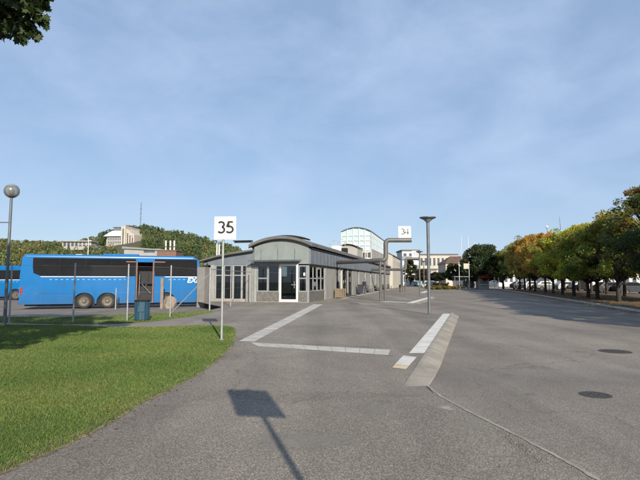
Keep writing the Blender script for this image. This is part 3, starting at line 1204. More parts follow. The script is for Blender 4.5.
# ------------------------------------------------------------------ LITTER BIN
a = G(141.8, 320.6)
e = empty('litter_bin', a, R(8), 'teal barrel litter bin on the grass verge beside the path', 'litter bin')
bd = MB().lathe([(0.25, 0.04), (0.255, 0.06), (0.255, 0.76), (0.22, 0.76), (0.22, 0.2)], n=24)
for i in range(16):
    t = 2 * PI * i / 16
    m4 = Matrix.Rotation(t, 4, 'Z')
    bd.box(0.258, 0.285, -0.042, 0.042, 0.05, 0.75, 0, m4)
bd.build('body', M['teal'], e)
MB().lathe([(0.24, 0.752), (0.30, 0.752), (0.305, 0.80), (0.25, 0.82), (0.235, 0.80)], n=24).build('rim', M['black'], e, smooth=True)
MB().lathe([(0.28, -0.02), (0.28, 0.045), (0.2, 0.05)], n=24).build('base', M['black'], e)
MB().box(-0.10, 0.14, -0.303, -0.287, 0.36, 0.60).build('label_panel', M['teal'], e, bevel=0.01)
MB().lathe([(0.236, 0.70), (0.20, 0.795), (0.06, 0.78), (0.02, 0.72)], n=16).build('liner_bag', M['bin'], e, smooth=True)

# ------------------------------------------------------------------ COACHES
def wheel_parts(parent, x, y, r_, wd, side):
    """wheel at (x, y) axis along y; side -1 faces -y"""
    m4 = Matrix.Translation((x, y, r_)) @ Matrix.Rotation(R(90) * (1 if side < 0 else -1), 4, 'X')
    t = MB().lathe([(r_ * 0.66, 0.0), (r_ * 0.69, wd * 0.02), (r_ * 0.93, wd * 0.02), (r_, -0.04), (r_, -wd + 0.04), (r_ * 0.93, -wd), (r_ * 0.5, -wd)], n=32, M4=m4, caps=False)
    wh = t.build('wheel', M['tyre'], parent, smooth=True)
    h_ = MB().lathe([(r_ * 0.68, -0.05), (r_ * 0.66, -0.005), (r_ * 0.60, -0.01), (r_ * 0.54, -0.07), (r_ * 0.28, -0.09), (r_ * 0.26, -0.02), (r_ * 0.20, 0.02), (r_ * 0.002, 0.025)], n=32, M4=m4, caps=False)
    for i in range(10):
        a_ = 2 * PI * i / 10
        h_.lathe([(0.018, -0.09), (0.018, -0.05), (0.004, -0.045)], c=(r_ * 0.37 * math.cos(a_), r_ * 0.37 * math.sin(a_), 0), n=6, M4=m4)
    h_.build('rim', M['hub'], wh, smooth=True)
    return wh


def arch_pts(x, r_, zb, n=12, z0=0.0):
    """arch notch from right to left along the bottom edge at height zb"""
    a0 = math.asin(max(-0.9, (zb - z0) / r_))
    return [(x - r_ * math.cos(a0 + (PI - 2 * a0) * i / n), z0 + r_ * math.sin(a0 + (PI - 2 * a0) * i / n)) for i in range(n + 1)]


def coach(name, loc, rz, length, height, wheels, label, cat, body_mat, door=None, text=None, belt=2.27, wtop=3.52, group=None):
    """x forward, near (right) side is y=-1.275"""
    e = empty(name, loc, rz, label, cat, group)
    W = 1.275
    zb = 0.34
    wr = 0.52
    ol = [(0.06, zb)]
    for wx in wheels:
        ol += arch_pts(wx, 0.70, zb, 12, 0.42)
    ol += [(length - 0.10, zb), (length, 0.8), (length - 0.02, belt - 0.3), (length - 0.35, height - 0.25), (length - 0.75, height),
           (0.35, height), (0.10, height - 0.20), (0.0, belt), (0.0, 0.9)]
    # lower body split by the door opening: built as one prism each side of the aisle depth
    mb = MB()
    if door:
        # shell in three prisms: before door, over/behind door, after door
        d0, d1 = door
        left = [p for p in ol if p[0] <= d0]
        # order: bottom points (rear->d0) then roof back
        bot = [(0.06, zb)]
        for wx in wheels:
            if wx < d0:
                bot += arch_pts(wx, 0.70, zb, 12, 0.42)
        rear_top = [(0.35, height), (0.10, height - 0.20), (0.0, belt), (0.0, 0.9)]
        mb.prism_y(bot + [(d0, zb), (d0, height)] + rear_top, -W, W)
        bot2 = [(d1, zb)]
        for wx in wheels:
            if wx > d1:
                bot2 += arch_pts(wx, 0.70, zb, 12, 0.42)
        mb.prism_y(bot2 + [(length - 0.10, zb), (length, 0.8), (length - 0.02, belt - 0.3), (length - 0.35, height - 0.25),
                           (length - 0.75, height), (d1, height)], -W, W)
        mb.box(d0, d1, -W, W, wtop - 0.22, height)
        mb.box(d0, d1, 0.2, W, zb, wtop - 0.22)
        mb.box(d0, d1, -W, 0.2, zb, zb + 0.10)
        body = mb.build('body', body_mat, e)
        # merge internal seams and bevel only the long roof edges: done by a bevel modifier with angle limit
    else:
        mb.prism_y(ol, -W, W)
        body = mb.build('body', body_mat, e)
    # rounded roof rail strips (cover the sharp roof edge)
    for s in (-1, 1):
        prof = []
        for i in range(7):
            a_ = PI / 2 * i / 6
            prof.append((s * (W - 0.16 + 0.185 * math.cos(a_)), height - 0.15 + 0.185 * math.sin(a_)))
        prof += [(s * (W - 0.2), height + 0.004), (s * (W - 0.2), height - 0.16)]
        mbr = MB()
        n_ = len(prof)
        mbr.prism(prof, lambda a_, b_: (0.33, a_, b_), lambda a_, b_: (length - 0.74, a_, b_))
        mbr.build('roof_rail', body_mat, body, smooth=True)
    # dark chassis
    MB().box(0.3, length - 0.3, -W + 0.28, W - 0.28, 0.22, 0.95 if not door else 0.40).build('chassis', M['black'], e)
    for wx in wheels:
        MB().box(wx - 0.72, wx + 0.72, -W + 0.16, W - 0.16, 0.2, 1.13).build('wheel_well', M['black'], body)
    # side window bands (both sides), individual panes with dark gaps
    for s in (-1, 1):
        spans = [(0.75, length - 0.45)]
        if door and s < 0:
            spans = [(0.75, door[0] - 0.02), (door[1] + 0.02, length - 0.45)]
        for (a_, b_) in spans:
            y0 = s * (W + 0.006)
            rc = 0.28 if a_ < 1 else 0.02
            poly = [(a_ + rc + 0.25, belt), (b_, belt), (b_, wtop), (a_, wtop), (a_, belt + rc + 0.35), (a_ + 0.06, belt + 0.2)]
            wb = MB().prism(poly, lambda p, q_: (p, s * (W - 0.02), q_), lambda p, q_: (p, y0, q_)).build('window', M['bus_glass'], e)
            # pane joints
            mbj = MB()
            nn_ = max(1, int((b_ - a_) / 1.55))
            for i in range(1, nn_):
                x_ = a_ + (b_ - a_) * i / nn_
                mbj.box(x_ - 0.012, x_ + 0.012, min(y0, y0 + s * 0.002), max(y0, y0 + s * 0.002), belt + 0.04, wtop - 0.02)
            if mbj.v:
                mbj.build('pane_joint', M['black'], wb)
            # white line below the glass
            MB().box(a_ + 0.5 if a_ < 1 else a_, b_, min(s * W, s * (W + 0.004)), max(s * W, s * (W + 0.004)), belt - 0.06, belt - 0.012).build('belt_line', M['white'], body)
        # small text-like dashes are a thin dotted trim line
        mbd = MB()
        x_ = 1.8
        while x_ < length - 1.4:
            if not (door and s < 0 and door[0] - 0.7 < x_ < door[1] + 0.9):
                mbd.box(x_, x_ + 0.16, min(s * W, s * (W + 0.003)), max(s * W, s * (W + 0.003)), belt - 0.26, belt - 0.21)
            x_ += 0.34
        mbd.build('dotted_trim', M['dash'], body)
        # panel joints
        mbj = MB()
        for x_ in (1.3, 2.5, 6.35, length * 0.76, length - 1.5):
            if any(abs(x_ - wx) < 0.72 for wx in wheels):
                continue
            mbj.box(x_, x_ + 0.020, min(s * W, s * (W + 0.002)), max(s * W, s * (W + 0.002)), zb + 0.02, belt - 0.3)
        mbj.box(0.4, wheels[0] - 0.7, min(s * W, s * (W + 0.002)), max(s * W, s * (W + 0.002)), 0.95, 0.962)
        mbj.build('panel_joint', M['joint'], body)
        for wx in wheels:
            wheel_parts(e, wx, s * (W - 0.03), wr, 0.30, s)
    # rear: lamp clusters, engine grille, rear window
    for s in (-1, 1):
        MB().box(-0.014, 0.05, s * 1.16 - 0.09, s * 1.16 + 0.09, 1.05, 1.50).build('tail_light', M['red'], e)
        MB().box(0.05, 0.20, min(s * (W - .01), s * (W + 0.012)), max(s * (W - .01), s * (W + 0.012)), 1.02, 1.52).build('tail_light', M['red'], e)
    MB().box(-0.012, 0.02, -0.95, 0.95, belt + 0.25, height - 0.4).build('rear_window', M['bus_glass'], e)
    gm = MB()
    for i in range(8):
        gm.box(-0.012, 0.02, -0.7, 0.7, 0.95 + i * 0.09, 0.99 + i * 0.09)
    gm.build('engine_grille', M['black'], e)
    MB().box(-0.05, 0.12, -1.24, 1.24, 0.36, 0.60).build('rear_bumper', body_mat, e, bevel=0.03)
    # front: windscreen, headlights, mirror
    ws = [(length + 0.004, 1.35), (length - 0.012, belt - 0.28), (length - 0.34, height - 0.27), (length - 0.40, height - 0.27), (length - 0.1, 1.35)]
    MB().prism(ws, lambda a_, b_: (a_, -W + 0.1, b_), lambda a_, b_: (a_, W - 0.1, b_)).build('windscreen', M['bus_glass'], e)
    for s in (-1, 1):
        MB().box(length - 0.08, length + 0.012, s * 0.95 - 0.16, s * 0.95 + 0.16, 0.62, 0.84).build('headlight', M['white'], e, bevel=0.02)
        MB().tube([(length - 0.3, s * 1.15, height - 0.3), (length + 0.25, s * 1.3, height - 0.35), (length + 0.3, s * 1.35, height - 0.6)], 0.025, 8).box(
            length + 0.24, length + 0.34, s * 1.35 - 0.13, s * 1.35 + 0.13, height - 1.1, height - 0.55).build('mirror', M['black'], e)
    # roof units
    MB().box(length * 0.42, length * 0.62, -0.85, 0.85, height + 0.002, height + 0.15).build('roof_unit', body_mat, e, bevel=0.05)
    MB().box(length * 0.265, length * 0.30, -0.3, 0.3, height + 0.002, height + 0.10).build('roof_hatch', M['white'], e, bevel=0.02)
    if door:
        d0, d1 = door
        # dark stairwell, seats and handrails inside
        MB().box(d0 + 0.005, d1 - 0.005, 0.19, 0.198, zb + 0.11, wtop - 0.24).build('stairwell', M['dark'], e)
        st = MB()
        for i in range(4):
            st.box(d0 + 0.01, d1 - 0.01, -W + 0.15 + 0.28 * i, 0.188, zb + 0.11 + 0.26 * i, zb + 0.36 + 0.26 * i)
        st.build('step', M['dark'], e)
        se = MB()
        for i in range(2):
            x_ = d0 + 0.18 + 0.55 * i
            se.box(x_, x_ + 0.42, -0.2, 0.16, 1.7, 1.85).box(x_, x_ + 0.12, -0.2, 0.16, 1.85, 2.55)
        se.build('seat', M['jacket'], e, bevel=0.03)
        for x_ in (d0 + 0.06, d1 - 0.06):
            MB().box(x_ - 0.035, x_ + 0.035, -W - 0.02, -W + 0.05, zb + 0.02, wtop - 0.22).build('door_edge', M['orange'], e)
        for (a_, b_) in ((d0 - 0.68, d0 - 0.01), (d1 + 0.01, d1 + 0.75)):
            dl = MB()
            dl.box(a_, b_, -W - 0.10, -W - 0.055, zb + 0.02, belt - 0.0)
            leaf = dl.build('door_leaf', body_mat, e)
            MB().box(a_ + 0.03, b_ - 0.03, -W - 0.098, -W - 0.06, belt + 0.001, wtop - 0.24).build('pane', M['bus_glass'], leaf)
            MB().box(a_, b_, -W - 0.105, -W - 0.05, wtop - 0.235, wtop - 0.17).build('top_rail', M['orange'], leaf)
        MB().tube([(d0 + 0.25, -W + 0.3, 0.9), (d0 + 0.25, -W + 0.35, 2.4)], 0.02, 8).tube([(d1 - 0.2, -W + 0.3, 1.0), (d0 + 0.4, -0.4, 1.7)], 0.02, 8).build('handrail', M['steel'], e)
    if text:
        cu = bpy.data.curves.new('lettering', 'FONT')
        cu.body = text
        cu.size = 0.52
        cu.shear = 0.25
        cu.offset = 0.012
        to = bpy.data.objects.new('lettering', cu)
        COL.objects.link(to)
        dg = bpy.context.evaluated_depsgraph_get()
        me = bpy.data.meshes.new_from_object(to.evaluated_get(dg))
        bpy.data.objects.remove(to)
        me.materials.clear()
        me.materials.append(M['white'])
        to = bpy.data.objects.new('lettering', me)
        COL.objects.link(to)
        to.parent = e
        to.rotation_euler = (PI / 2, 0, 0)
        to.location = (length - 1.16, -W - 0.006, belt - 0.46)
    return e


M['dash'] = flat('dash_blue', (0.16, 0.32, 0.55), 0.5)
M['joint'] = flat('joint_blue', (0.012, 0.075, 0.25), 0.5)
YZ = -0.404
rear = H(18.5, 300, 32.6)
front = (-8.85, 36.4)
ang = math.atan2(front[1] - rear[1], front[0] - rear[0])
LEN = math.hypot(front[0] - rear[0], front[1] - rear[1])
# near side line is y=-1.275 in coach space
off = Vector((-math.sin(ang), math.cos(ang))) * 1.275
coach('coach', (rear[0] + off.x, rear[1] + off.y, YZ), ang, LEN, 3.75, (4.0, 5.5, LEN - 2.65),
      'bright blue three-axle coach with its middle door open behind the fence', 'coach', M['blue'], (7.35, 8.6), 'EXP', group='blue coaches')
coach('coach', (-38.0, 49.2, YZ), R(2), 12.0, 3.3, (3.0, 7.55), 'blue coach parked further back, cut off by the left edge', 'coach', M['blue'], None, None, 2.05, 2.98, group='blue coaches')
# ------------------------------------------------------------------ TERMINAL BUILDING
TB = R(-13.7)
tb = empty('terminal_building', (-0.79, 34.5, 0), TB, 'low grey bus terminal with arched roof and glazed entrance front', 'terminal building')
tb_m = Matrix.Translation((-0.79, 34.5, 0)) @ Matrix.Rotation(TB, 4, 'Z')
LEN_T = 86.0
LINT = 2.75


def arch_top(x, x0=-4.2, x1=0.0, zs=4.0, za=4.47):
    """arch height across the hall"""
    u = (x - (x0 + x1) / 2) / ((x1 - x0) / 2)
    c = (za - zs)
    rr = (1 + c * c) / (2 * c) if False else None
    return zs + c * (1 - u * u)


def arc_list(x0, x1, zs, za, n=20):
    return [(x0 + (x1 - x0) * i / n, arch_top(x0 + (x1 - x0) * i / n, x0, x1, zs, za)) for i in range(n + 1)]


# main hall vault roof
outer = arc_list(-4.55, 0.30, 4.20, 4.80)
inner = [(x, z - 0.20) for x, z in outer]
MB().prism_y(outer + inner[::-1], -0.28, LEN_T).build('roof', M['roof'], tb, smooth=False)
roof = tb.children[-1]
# black membrane strip and thin drip edge at the front
oo = [(x, z + 0.10) for x, z in arc_list(-3.45, -0.5, 4.62, 4.82)]
oi = [(x, z - 0.02) for x, z in arc_list(-3.45, -0.5, 4.62, 4.82)]
MB().prism_y(oo + oi[::-1], 0.5, 2.2).build('skylight_strip', M['black'], roof)
dr = [(x, z - 0.20) for x, z in outer]
dr2 = [(x, z - 0.28) for x, z in outer]
MB().prism_y(dr + dr2[::-1], -0.25, -0.17).build('drip_edge', M['black'], roof)
# gable of pale panels
gab = [(-4.2, LINT), (0.0, LINT)] + [(x, z) for x, z in arc_list(-4.2, 0.0, 4.06, 4.52)[::-1]]
MB().prism_y(gab, 0.0, 0.12).build('gable_panel', M['zinc_light'], tb)
gp = tb.children[-1]
mbj = MB()
for x in (-3.6, -2.55, -1.45, -0.55):
    mbj.box(x - 0.008, x + 0.008, -0.004, 0.002, LINT + 0.03, 3.95)
mbj.box(-4.18, -0.02, -0.004, 0.002, 3.80, 3.815)
mbj.build('panel_joint', M['grey_frame'], gp)
# right-hand fascia
fo_ = [(0.0, 0.0), (0.14, 0.0)]
for i in range(1, 70):
    y_ = i * 1.22
    fo_ += [(0.14, y_), (0.152, y_ + 0.003), (0.152, y_ + 0.024), (0.14, y_ + 0.027)]
fo_ += [(0.14, LEN_T), (0.0, LEN_T)]
MB().prism_z(fo_, LINT, 3.86).build('fascia', M['zinc'], tb)
fa = tb.children[-1]
mb = MB().box(0.153, 0.19, -0.02, LEN_T, 3.80, 3.88)
mb.box(0.10, 0.20, -0.02, LEN_T, 3.88, 3.93)
mb.build('gutter', M['black'], fa)
MB().box(-0.02, 0.12, 0.002, LEN_T, LINT - 0.09, LINT - 0.003).build('soffit_trim', M['black'], tb)

# --- portal front: glazing, door
MB().box(-4.2, -4.0, 0.02, 0.20, -0.5, LINT - 0.002).build('corner_post', M['pier'], tb)
MB().box(-0.14, 0.0, 0.0, 0.14, -0.5, LINT - 0.093).build('corner_post', M['grey_frame'], tb)
# floor slab and interior
MB().box(-4.15, -0.05, 0.22, LEN_T - 0.2, -0.3, 0.03).build('floor', M['dark'], tb)
MB().box(-4.15, -0.05, 0.22, LEN_T - 0.2, LINT + 0.02, LINT + 0.10).build('ceiling', M['grey_frame'], tb)
MB().box(-4.1, -0.1, 8.0, 8.15, 0.04, LINT).build('inner_wall', M['seat'], tb)
inn = MB()
inn.box(-3.6, -2.9, 2.2, 2.8, 0.04, 1.0).box(-1.2, -0.6, 4.0, 5.2, 0.04, 0.9).box(-3.9, -3.3, 5.0, 6.5, 0.04, 1.9)
inn.build('counter', M['wood'], tb)


def window_unit(parent, x0, x1, y0, z0, z1, frame_m, fw=0.06, transom=None, mull=(), name='window', axis='x', depth=0.08):
    """framed window in the front (axis x) or side (axis y) wall"""
    mb = MB()
    def bx(a0, a1, c0, c1, d0, d1):
        if axis == 'x':
            mb.box(a0, a1, y0 + d0, y0 + d1, c0, c1)
        else:
            mb.box(y0 - d1, y0 - d0, a0, a1, c0, c1)
    bx(x0, x0 + fw, z0, z1, 0, depth)
    bx(x1 - fw, x1, z0, z1, 0, depth)
    bx(x0 + fw, x1 - fw, z0, z0 + fw, 0, depth)
    bx(x0 + fw, x1 - fw, z1 - fw, z1, 0, depth)
    if transom:
        bx(x0 + fw, x1 - fw, transom - fw / 2, transom + fw / 2, 0.004, depth)
    for m in mull:
        bx(m - fw / 2, m + fw / 2, z0 + fw, z1 - fw, 0.002, depth)
    o = mb.build(name, frame_m, parent)
    g = MB()
    if axis == 'x':
        g.box(x0 + fw, x1 - fw, y0 + 0.035, y0 + 0.045, z0 + fw, z1 - fw)
    else:
        g.box(y0 - 0.045, y0 - 0.035, x0 + fw, x1 - fw, z0 + fw, z1 - fw)
    g.build('pane', M['glass'], o)
    return o


window_unit(tb, -3.98, -3.12, 0.04, 0.74, LINT - 0.01, M['grey_frame'], 0.09, 1.72)
window_unit(tb, -3.118, -2.25, 0.04, 0.74, LINT - 0.01, M['grey_frame'], 0.07)
MB().box(-3.98, -3.122, 0.05, 0.16, -0.4, 0.735).box(-3.118, -2.25, 0.05, 0.16, -0.4, 0.735).build('spandrel', M['spandrel'], tb)
dr_ = MB()
dr_.box(-2.24, -2.10, 0.0, 0.12, 0.02, LINT - 0.005).box(-0.96, -0.82, 0.0, 0.12, 0.02, LINT - 0.005).box(-2.10, -0.96, 0.002, 0.12, LINT - 0.14, LINT - 0.005).box(-2.10, -0.96, 0.002, 0.12, 0.02, 0.20)
do = dr_.build('door', M['white'], tb)
MB().box(-2.10, -0.96, 0.05, 0.06, 0.20, LINT - 0.14).build('pane', M['glass'], do)
MB().tube([(-1.08, -0.05, 1.0), (-1.08, -0.05, 1.5)], 0.018, 8).box(-1.30, -0.99, -0.055, -0.03, 1.24, 1.28).build('handle', M['steel'], do)
window_unit(tb, -0.80, -0.15, 0.03, 0.74, LINT - 0.095, M['grey_frame'], 0.09, 1.72)
MB().box(-0.42, -0.30, 0.03, 0.037, 1.9, 2.12).build('notice', M['sign'], tb)
MB().box(-0.80, -0.15, 0.04, 0.14, -0.4, 0.735).build('spandrel', M['spandrel'], tb)
MB().box(-4.2, 0.0, -0.10, 0.0, -0.4, 0.03).build('doorstep', M['concrete'], tb)
# awning over the entrance: glass sheet hung on rods
aw = MB()
aw.box(-4.3, -0.55, -0.95, -0.90, 2.92, 2.97).box(-4.3, -0.55, -0.06, -0.01, 3.02, 3.07)
for x in (-3.65, -2.35, -1.05):
    aw.tube([(x, -0.05, 3.05), (x, -0.05, 3.86)], 0.02, 6)
    aw.tube([(x, -0.02, 3.04), (x, -0.92, 2.94)], 0.022, 6)
awo = aw.build('awning', M['pole'], tb)
MB().box(-4.28, -0.57, -0.90, -0.06, 2.985, 2.997).build('pane', glass('awning_glass', (0.6, 0.66, 0.64), 0.9), awo)
# lamps beside the awning
MB().box(-4.30, -4.16, -0.16, 0.0, 2.80, 2.96).build('wall_lamp', M['offwhite'], tb, bevel=0.02)

# --- side wall (facing the platform), x = 0
def tpx(px):
    u = (px - 320) / 480
    return (0.79 + 34.5 * u) / (0.237 - 0.9715 * u)


side_top = LINT - 0.093
# corner glazing
ts = [0.16, 1.3, 2.5, 3.75, 5.0]
for i in range(4):
    window_unit(tb, ts[i] + 0.002, ts[i + 1] - 0.002, -0.01, 0.74, side_top, M['wing_frame'] if i else M['grey_frame'], 0.08, 1.72, axis='y')
MB().box(-0.14, -0.04, 0.16, 5.0, -0.4, 0.735).build('spandrel', M['spandrel'], tb)


def pier(t0, t1, mat=None, xo=0.03):
    MB().box(-0.25, xo, t0, t1, -0.4, side_top).build('pier', mat or M['pier'], tb)


def wallpanel(t0, t1):
    o = MB().box(-0.25, 0.0, t0, t1, -0.4, side_top).build('wall_panel', M['panel'], tb)
    j = MB()
    t = t0 + 1.35
    while t < t1 - 0.4:
        j.box(0.0005, 0.004, t, t + 0.018, 0.0, side_top - 0.01)
        t += 1.35
    if j.v:
        j.build('panel_joint', M['grey_frame'], o)


pier(5.002, 5.55)
wallpanel(5.552, 9.6)
window_unit(tb, 9.602, 10.8, -0.06, 0.05, side_top, M['black'], 0.07, 2.1, axis='y')
pier(10.802, 11.1)
window_unit(tb, 11.102, 12.3, -0.06, 0.05, side_top, M['white'], 0.10, 2.1, axis='y')
pier(12.302, 12.6)
for a_, b_ in ((12.602, 14.0), (14.002, 15.3)):
    d = window_unit(tb, a_, b_, -0.05, 0.03, side_top, M['black'], 0.08, 2.0, axis='y', name='door')
    MB().box(-0.12, -0.10, a_ + 0.1, b_ - 0.1, 0.12, 1.9).build('panel', M['bin'], d)
pier(15.302, 15.7, M['steel'])
for a_, b_ in ((15.702, 16.8), (16.802, 17.9)):
    d = window_unit(tb, a_, b_, -0.05, 0.03, side_top, M['black'], 0.08, 2.0, axis='y', name='door')
    MB().box(-0.12, -0.10, a_ + 0.1, b_ - 0.1, 0.12, 1.9).build('panel', M['bin'], d)
t = 17.902
rn = random.Random(5)
i = 0
while t < LEN_T - 6:
    wallpanel(t, t + 3.6)
    t += 3.602
    window_unit(tb, t, t + 1.1, -0.05, 0.05 if i % 3 == 1 else 0.8, side_top, M['grey_frame'], 0.07, 1.9, axis='y')
    if i % 3 != 1:
        MB().box(-0.2, -0.01, t, t + 1.1, -0.4, 0.797).build('wall_panel', M['panel'], tb)
    t += 1.102
    pier(t, t + 0.5)
    t += 0.502
    i += 1
wallpanel(t, LEN_T)
# rear and left closing walls
MB().box(-4.2, -0.26, LEN_T - 0.2, LEN_T, -0.5, 4.0).build('wall_panel', M['panel'], tb)
MB().box(-4.2, -4.0, 8.0, LEN_T - 0.21, -0.5, 4.0).build('wall_panel', M['panel'], tb)

# --- left wing with lean-to roof
wing_top = [(-8.5, 3.10), (-7.2, 3.42), (-6.0, 3.63), (-4.22, 3.86)]
MB().prism_y([(-8.3, 2.72)] + [(-8.3, 3.0), (-7.2, 3.30), (-6.0, 3.51), (-4.22, 3.74)] + [(-4.22, 2.72)], 0.06, 0.20).build('fascia', M['zinc'], tb)
MB().prism_y([(x, z) for x, z in wing_top] + [(x, z - 0.12) for x, z in wing_top[::-1]], -0.25, 16).build('roof', M['roof'], tb)
MB().prism_y([(x, z - 0.125) for x, z in wing_top] + [(x, z - 0.18) for x, z in wing_top[::-1]], -0.22, -0.15).build('drip_edge', M['black'], tb)
# pillar on the left, standing forward of the wing front
MB().box(-8.32, -7.70, -0.9, 0.5, -0.6, 2.55).build('pillar', noisy('pinkish_concrete', (0.205, 0.195, 0.184), (0.155, 0.147, 0.139), 1.2, 0.9, 0.3, 9), tb)
MB().box(-7.698, -7.35, 0.0, 0.25, -0.6, 2.718).build('corner_post', M['pier'], tb)
wx = [-7.348, -6.65, -5.9, -5.2, -4.78]
for i in range(4):
    window_unit(tb, wx[i] + 0.002, wx[i + 1] - 0.002, 0.10, 0.14, 2.715, M['wing_frame'], 0.07, 1.95, axis='x')
MB().box(-7.348, -4.78, 0.08, 0.2, -0.6, 0.138).build('plinth', M['concrete'], tb)
MB().box(-4.778, -4.36, -0.15, 0.22, -0.6, 2.718).build('pillar', M['panel'], tb)
MB().box(-4.358, -4.22, 0.0, 0.2, -0.6, 2.718).build('downpipe', M['grey_frame'], tb)
# things behind the wing's glass
MB().box(-5.75, -4.95, 0.5, 1.1, 0.05, 1.85).build('blue_cabinet', M['blue_panel'], tb)
MB().box(-6.35, -6.05, 0.6, 1.1, 0.05, 2.3).build('orange_cabinet', M['orange'], tb)
MB().box(-8.3, -4.3, 6.0, 6.2, -0.5, 3.0).build('inner_wall', M['dark'], tb)
MB().box(-8.3, -8.15, 0.52, 16, -0.6, 3.0).build('wall_panel', M['panel'], tb)
MB().box(-8.14, -4.3, 0.22, 6.0, -0.4, 0.03).build('floor', M['dark'], tb)


def tbw(x, y, z=0.0):
    p = tb_m @ Vector((x, y, z))
    return (p.x, p.y, p.z)


# roof-top plant: pipe bend over the left of the entrance
a = tbw(-4.75, 1.2, 3.6)
vp = empty('roof_vent_pipe', a, TB, 'dark bent duct lying flat above the roof left of the entrance', 'duct')
MB().tube([(0.0, 0, -0.05), (0, 0, 0.65), (-0.08, 0, 0.86), (-0.25, 0, 0.94), (-1.55, 0, 0.94)], 0.085, 12).build('duct', M['pole'], vp, smooth=True)
MB().box(-1.6, -0.1, -0.2, 0.2, 0.98, 1.04).build('cover_plate', M['black'], vp)
a = tbw(-1.9, 19.5, 4.80)
ra = empty('roof_antennas', a, TB, 'cluster of small antennas and a white box on the terminal roof', 'antennas')
mb = MB()
for (x, h_) in ((-0.9, 1.0), (-0.45, 1.5), (0.1, 1.3), (0.5, 1.7), (0.85, 1.2)):
    mb.tube([(x, 0, -0.1), (x, 0, h_)], 0.03, 6)
    mb.tube([(x - 0.18, 0, h_ * 0.8), (x + 0.18, 0, h_ * 0.8)], 0.02, 6)
mb.build('mast', M['steel'], ra)
MB().box(-0.6, 0.5, -0.4, 0.4, -0.06, 0.62).build('plant_box', M['offwhite'], ra, bevel=0.03)
MB().box(0.52, 1.1, -0.4, 0.4, -0.2, 0.35).build('plant_box', M['black'], ra, bevel=0.02)
a = tbw(-4.9, 3.0, 3.6)
rs = empty('roof_spotlight', a, TB, 'small white spotlight on a stalk above the left wing roof', 'spotlight')
MB().tube([(0, 0, -0.1), (0, 0, 0.6)], 0.025, 6).build('stalk', M['steel'], rs)
MB().box(-0.12, 0.12, -0.1, 0.1, 0.6, 0.85).build('lamp_head', M['offwhite'], rs, bevel=0.02)

# --- glazed atrium rising from the hall
at0, at1 = 33.5, 57.0
ag = empty('glass_atrium', tbw(-2.1, at0, 0), TB, 'tall glazed barrel-vaulted atrium rising behind the terminal roof', 'atrium')
x0, x1 = -2.1, 2.1
zs, za = 8.45, 9.05
outer = arc_list(x0 - 0.1, x1 + 0.1, zs, za)
MB().prism_y(outer + [(x, z - 0.10) for x, z in outer[::-1]], -0.15, at1 - at0).build('roof', M['roof'], ag)
fr = MB()
for i in range(6):
    x = x0 + (x1 - x0) * i / 5
    zt = arch_top(x, x0 - 0.1, x1 + 0.1, zs, za) - 0.1
    fr.box(x - 0.04, x + 0.04, -0.06, 0.06, 4.2, zt)
for z in (5.75, 6.45, 7.15, 7.85):
    fr.box(x0 + 0.06, x1 - 0.06, -0.05, 0.05, z - 0.035, z + 0.035)
fr.build('front_frame', M['white'], ag)
front_poly = [(x0, 5.8), (x1, 5.8)] + [(x, z - 0.1) for x, z in arc_list(x0, x1, zs, za - 0.02)[::-1]]
MB().prism_y(front_poly, 0.065, 0.085).build('front_glass', M['glass_teal'], ag)
# back wall behind the glass, pale
MB().box(x0, x1, 9.0, 9.1, 4.0, 8.4).build('inner_wall', M['offwhite'], ag)
MB().box(x0 + 0.1, x1 - 0.1, 0.3, at1 - at0, 5.5, 5.7).build('floor', M['offwhite'], ag)
bs = MB()
for i in range(6):
    bs.box(x0 + 0.12 + i * 0.69, x0 + 0.12 + i * 0.69 + 0.1, 0.09, 0.2, 4.0, 5.75)
bs.box(x0, x1, 0.09, 0.2, 4.0, 4.7).box(x0, x1, 0.09, 0.2, 5.45, 5.75)
bs.build('parapet_band', M['white'], ag)
MB().box(x0 + 0.1, x1 - 0.1, 0.21, 0.25, 4.7, 5.45).build('window_band', M['pane'], ag)
sf = MB()
n_ = 14
for i in range(n_ + 1):
    y = (at1 - at0) * i / n_
    sf.box(x1 - 0.05, x1 + 0.05, y - 0.06, y + 0.06, 6.0, zs - 0.05)
for z in (6.0, 6.85, 7.7, 8.35):
    sf.box(x1 - 0.04, x1 + 0.04, 0.07, at1 - at0, z - 0.05, z + 0.05)
sf.build('side_frame', M['white'], ag)
MB().box(x1 - 0.02, x1 + 0.02, 0.08, at1 - at0 - 0.05, 6.0, zs - 0.05).build('side_glass', M['glass_teal'], ag)
MB().box(x1 - 0.15, x1 + 0.0, 0.21, at1 - at0, 3.9, 5.95).build('side_wall', M['grey_render'], ag)
MB().box(x0, x0 + 0.12, 0.21, at1 - at0, 4.0, zs - 0.05).build('side_wall', M['offwhite'], ag)
# lower arched lobby roof left in front of the atrium
lb = empty('arched_lobby', tbw(-2.6, 29.0, 0), TB, 'small grey arched dormer on the roof in front of the glass atrium', 'dormer')
lo_ = arc_list(-1.3, 1.5, 5.95, 6.35, 14)
MB().prism_y(lo_ + [(x, z - 0.14) for x, z in lo_[::-1]], -0.2, 4.3).build('roof', M['black'], lb)
MB().prism_y([(-1.2, 4.4), (1.4, 4.4)] + [(x, z - 0.02) for x, z in arc_list(-1.2, 1.4, 5.8, 6.2, 14)[::-1]], 0.0, 4.2).build('wall', M['grey_render'], lb)
MB().box(-1.0, -0.2, -0.02, 0.0, 4.9, 5.5).build('louvre', M['black'], lb)

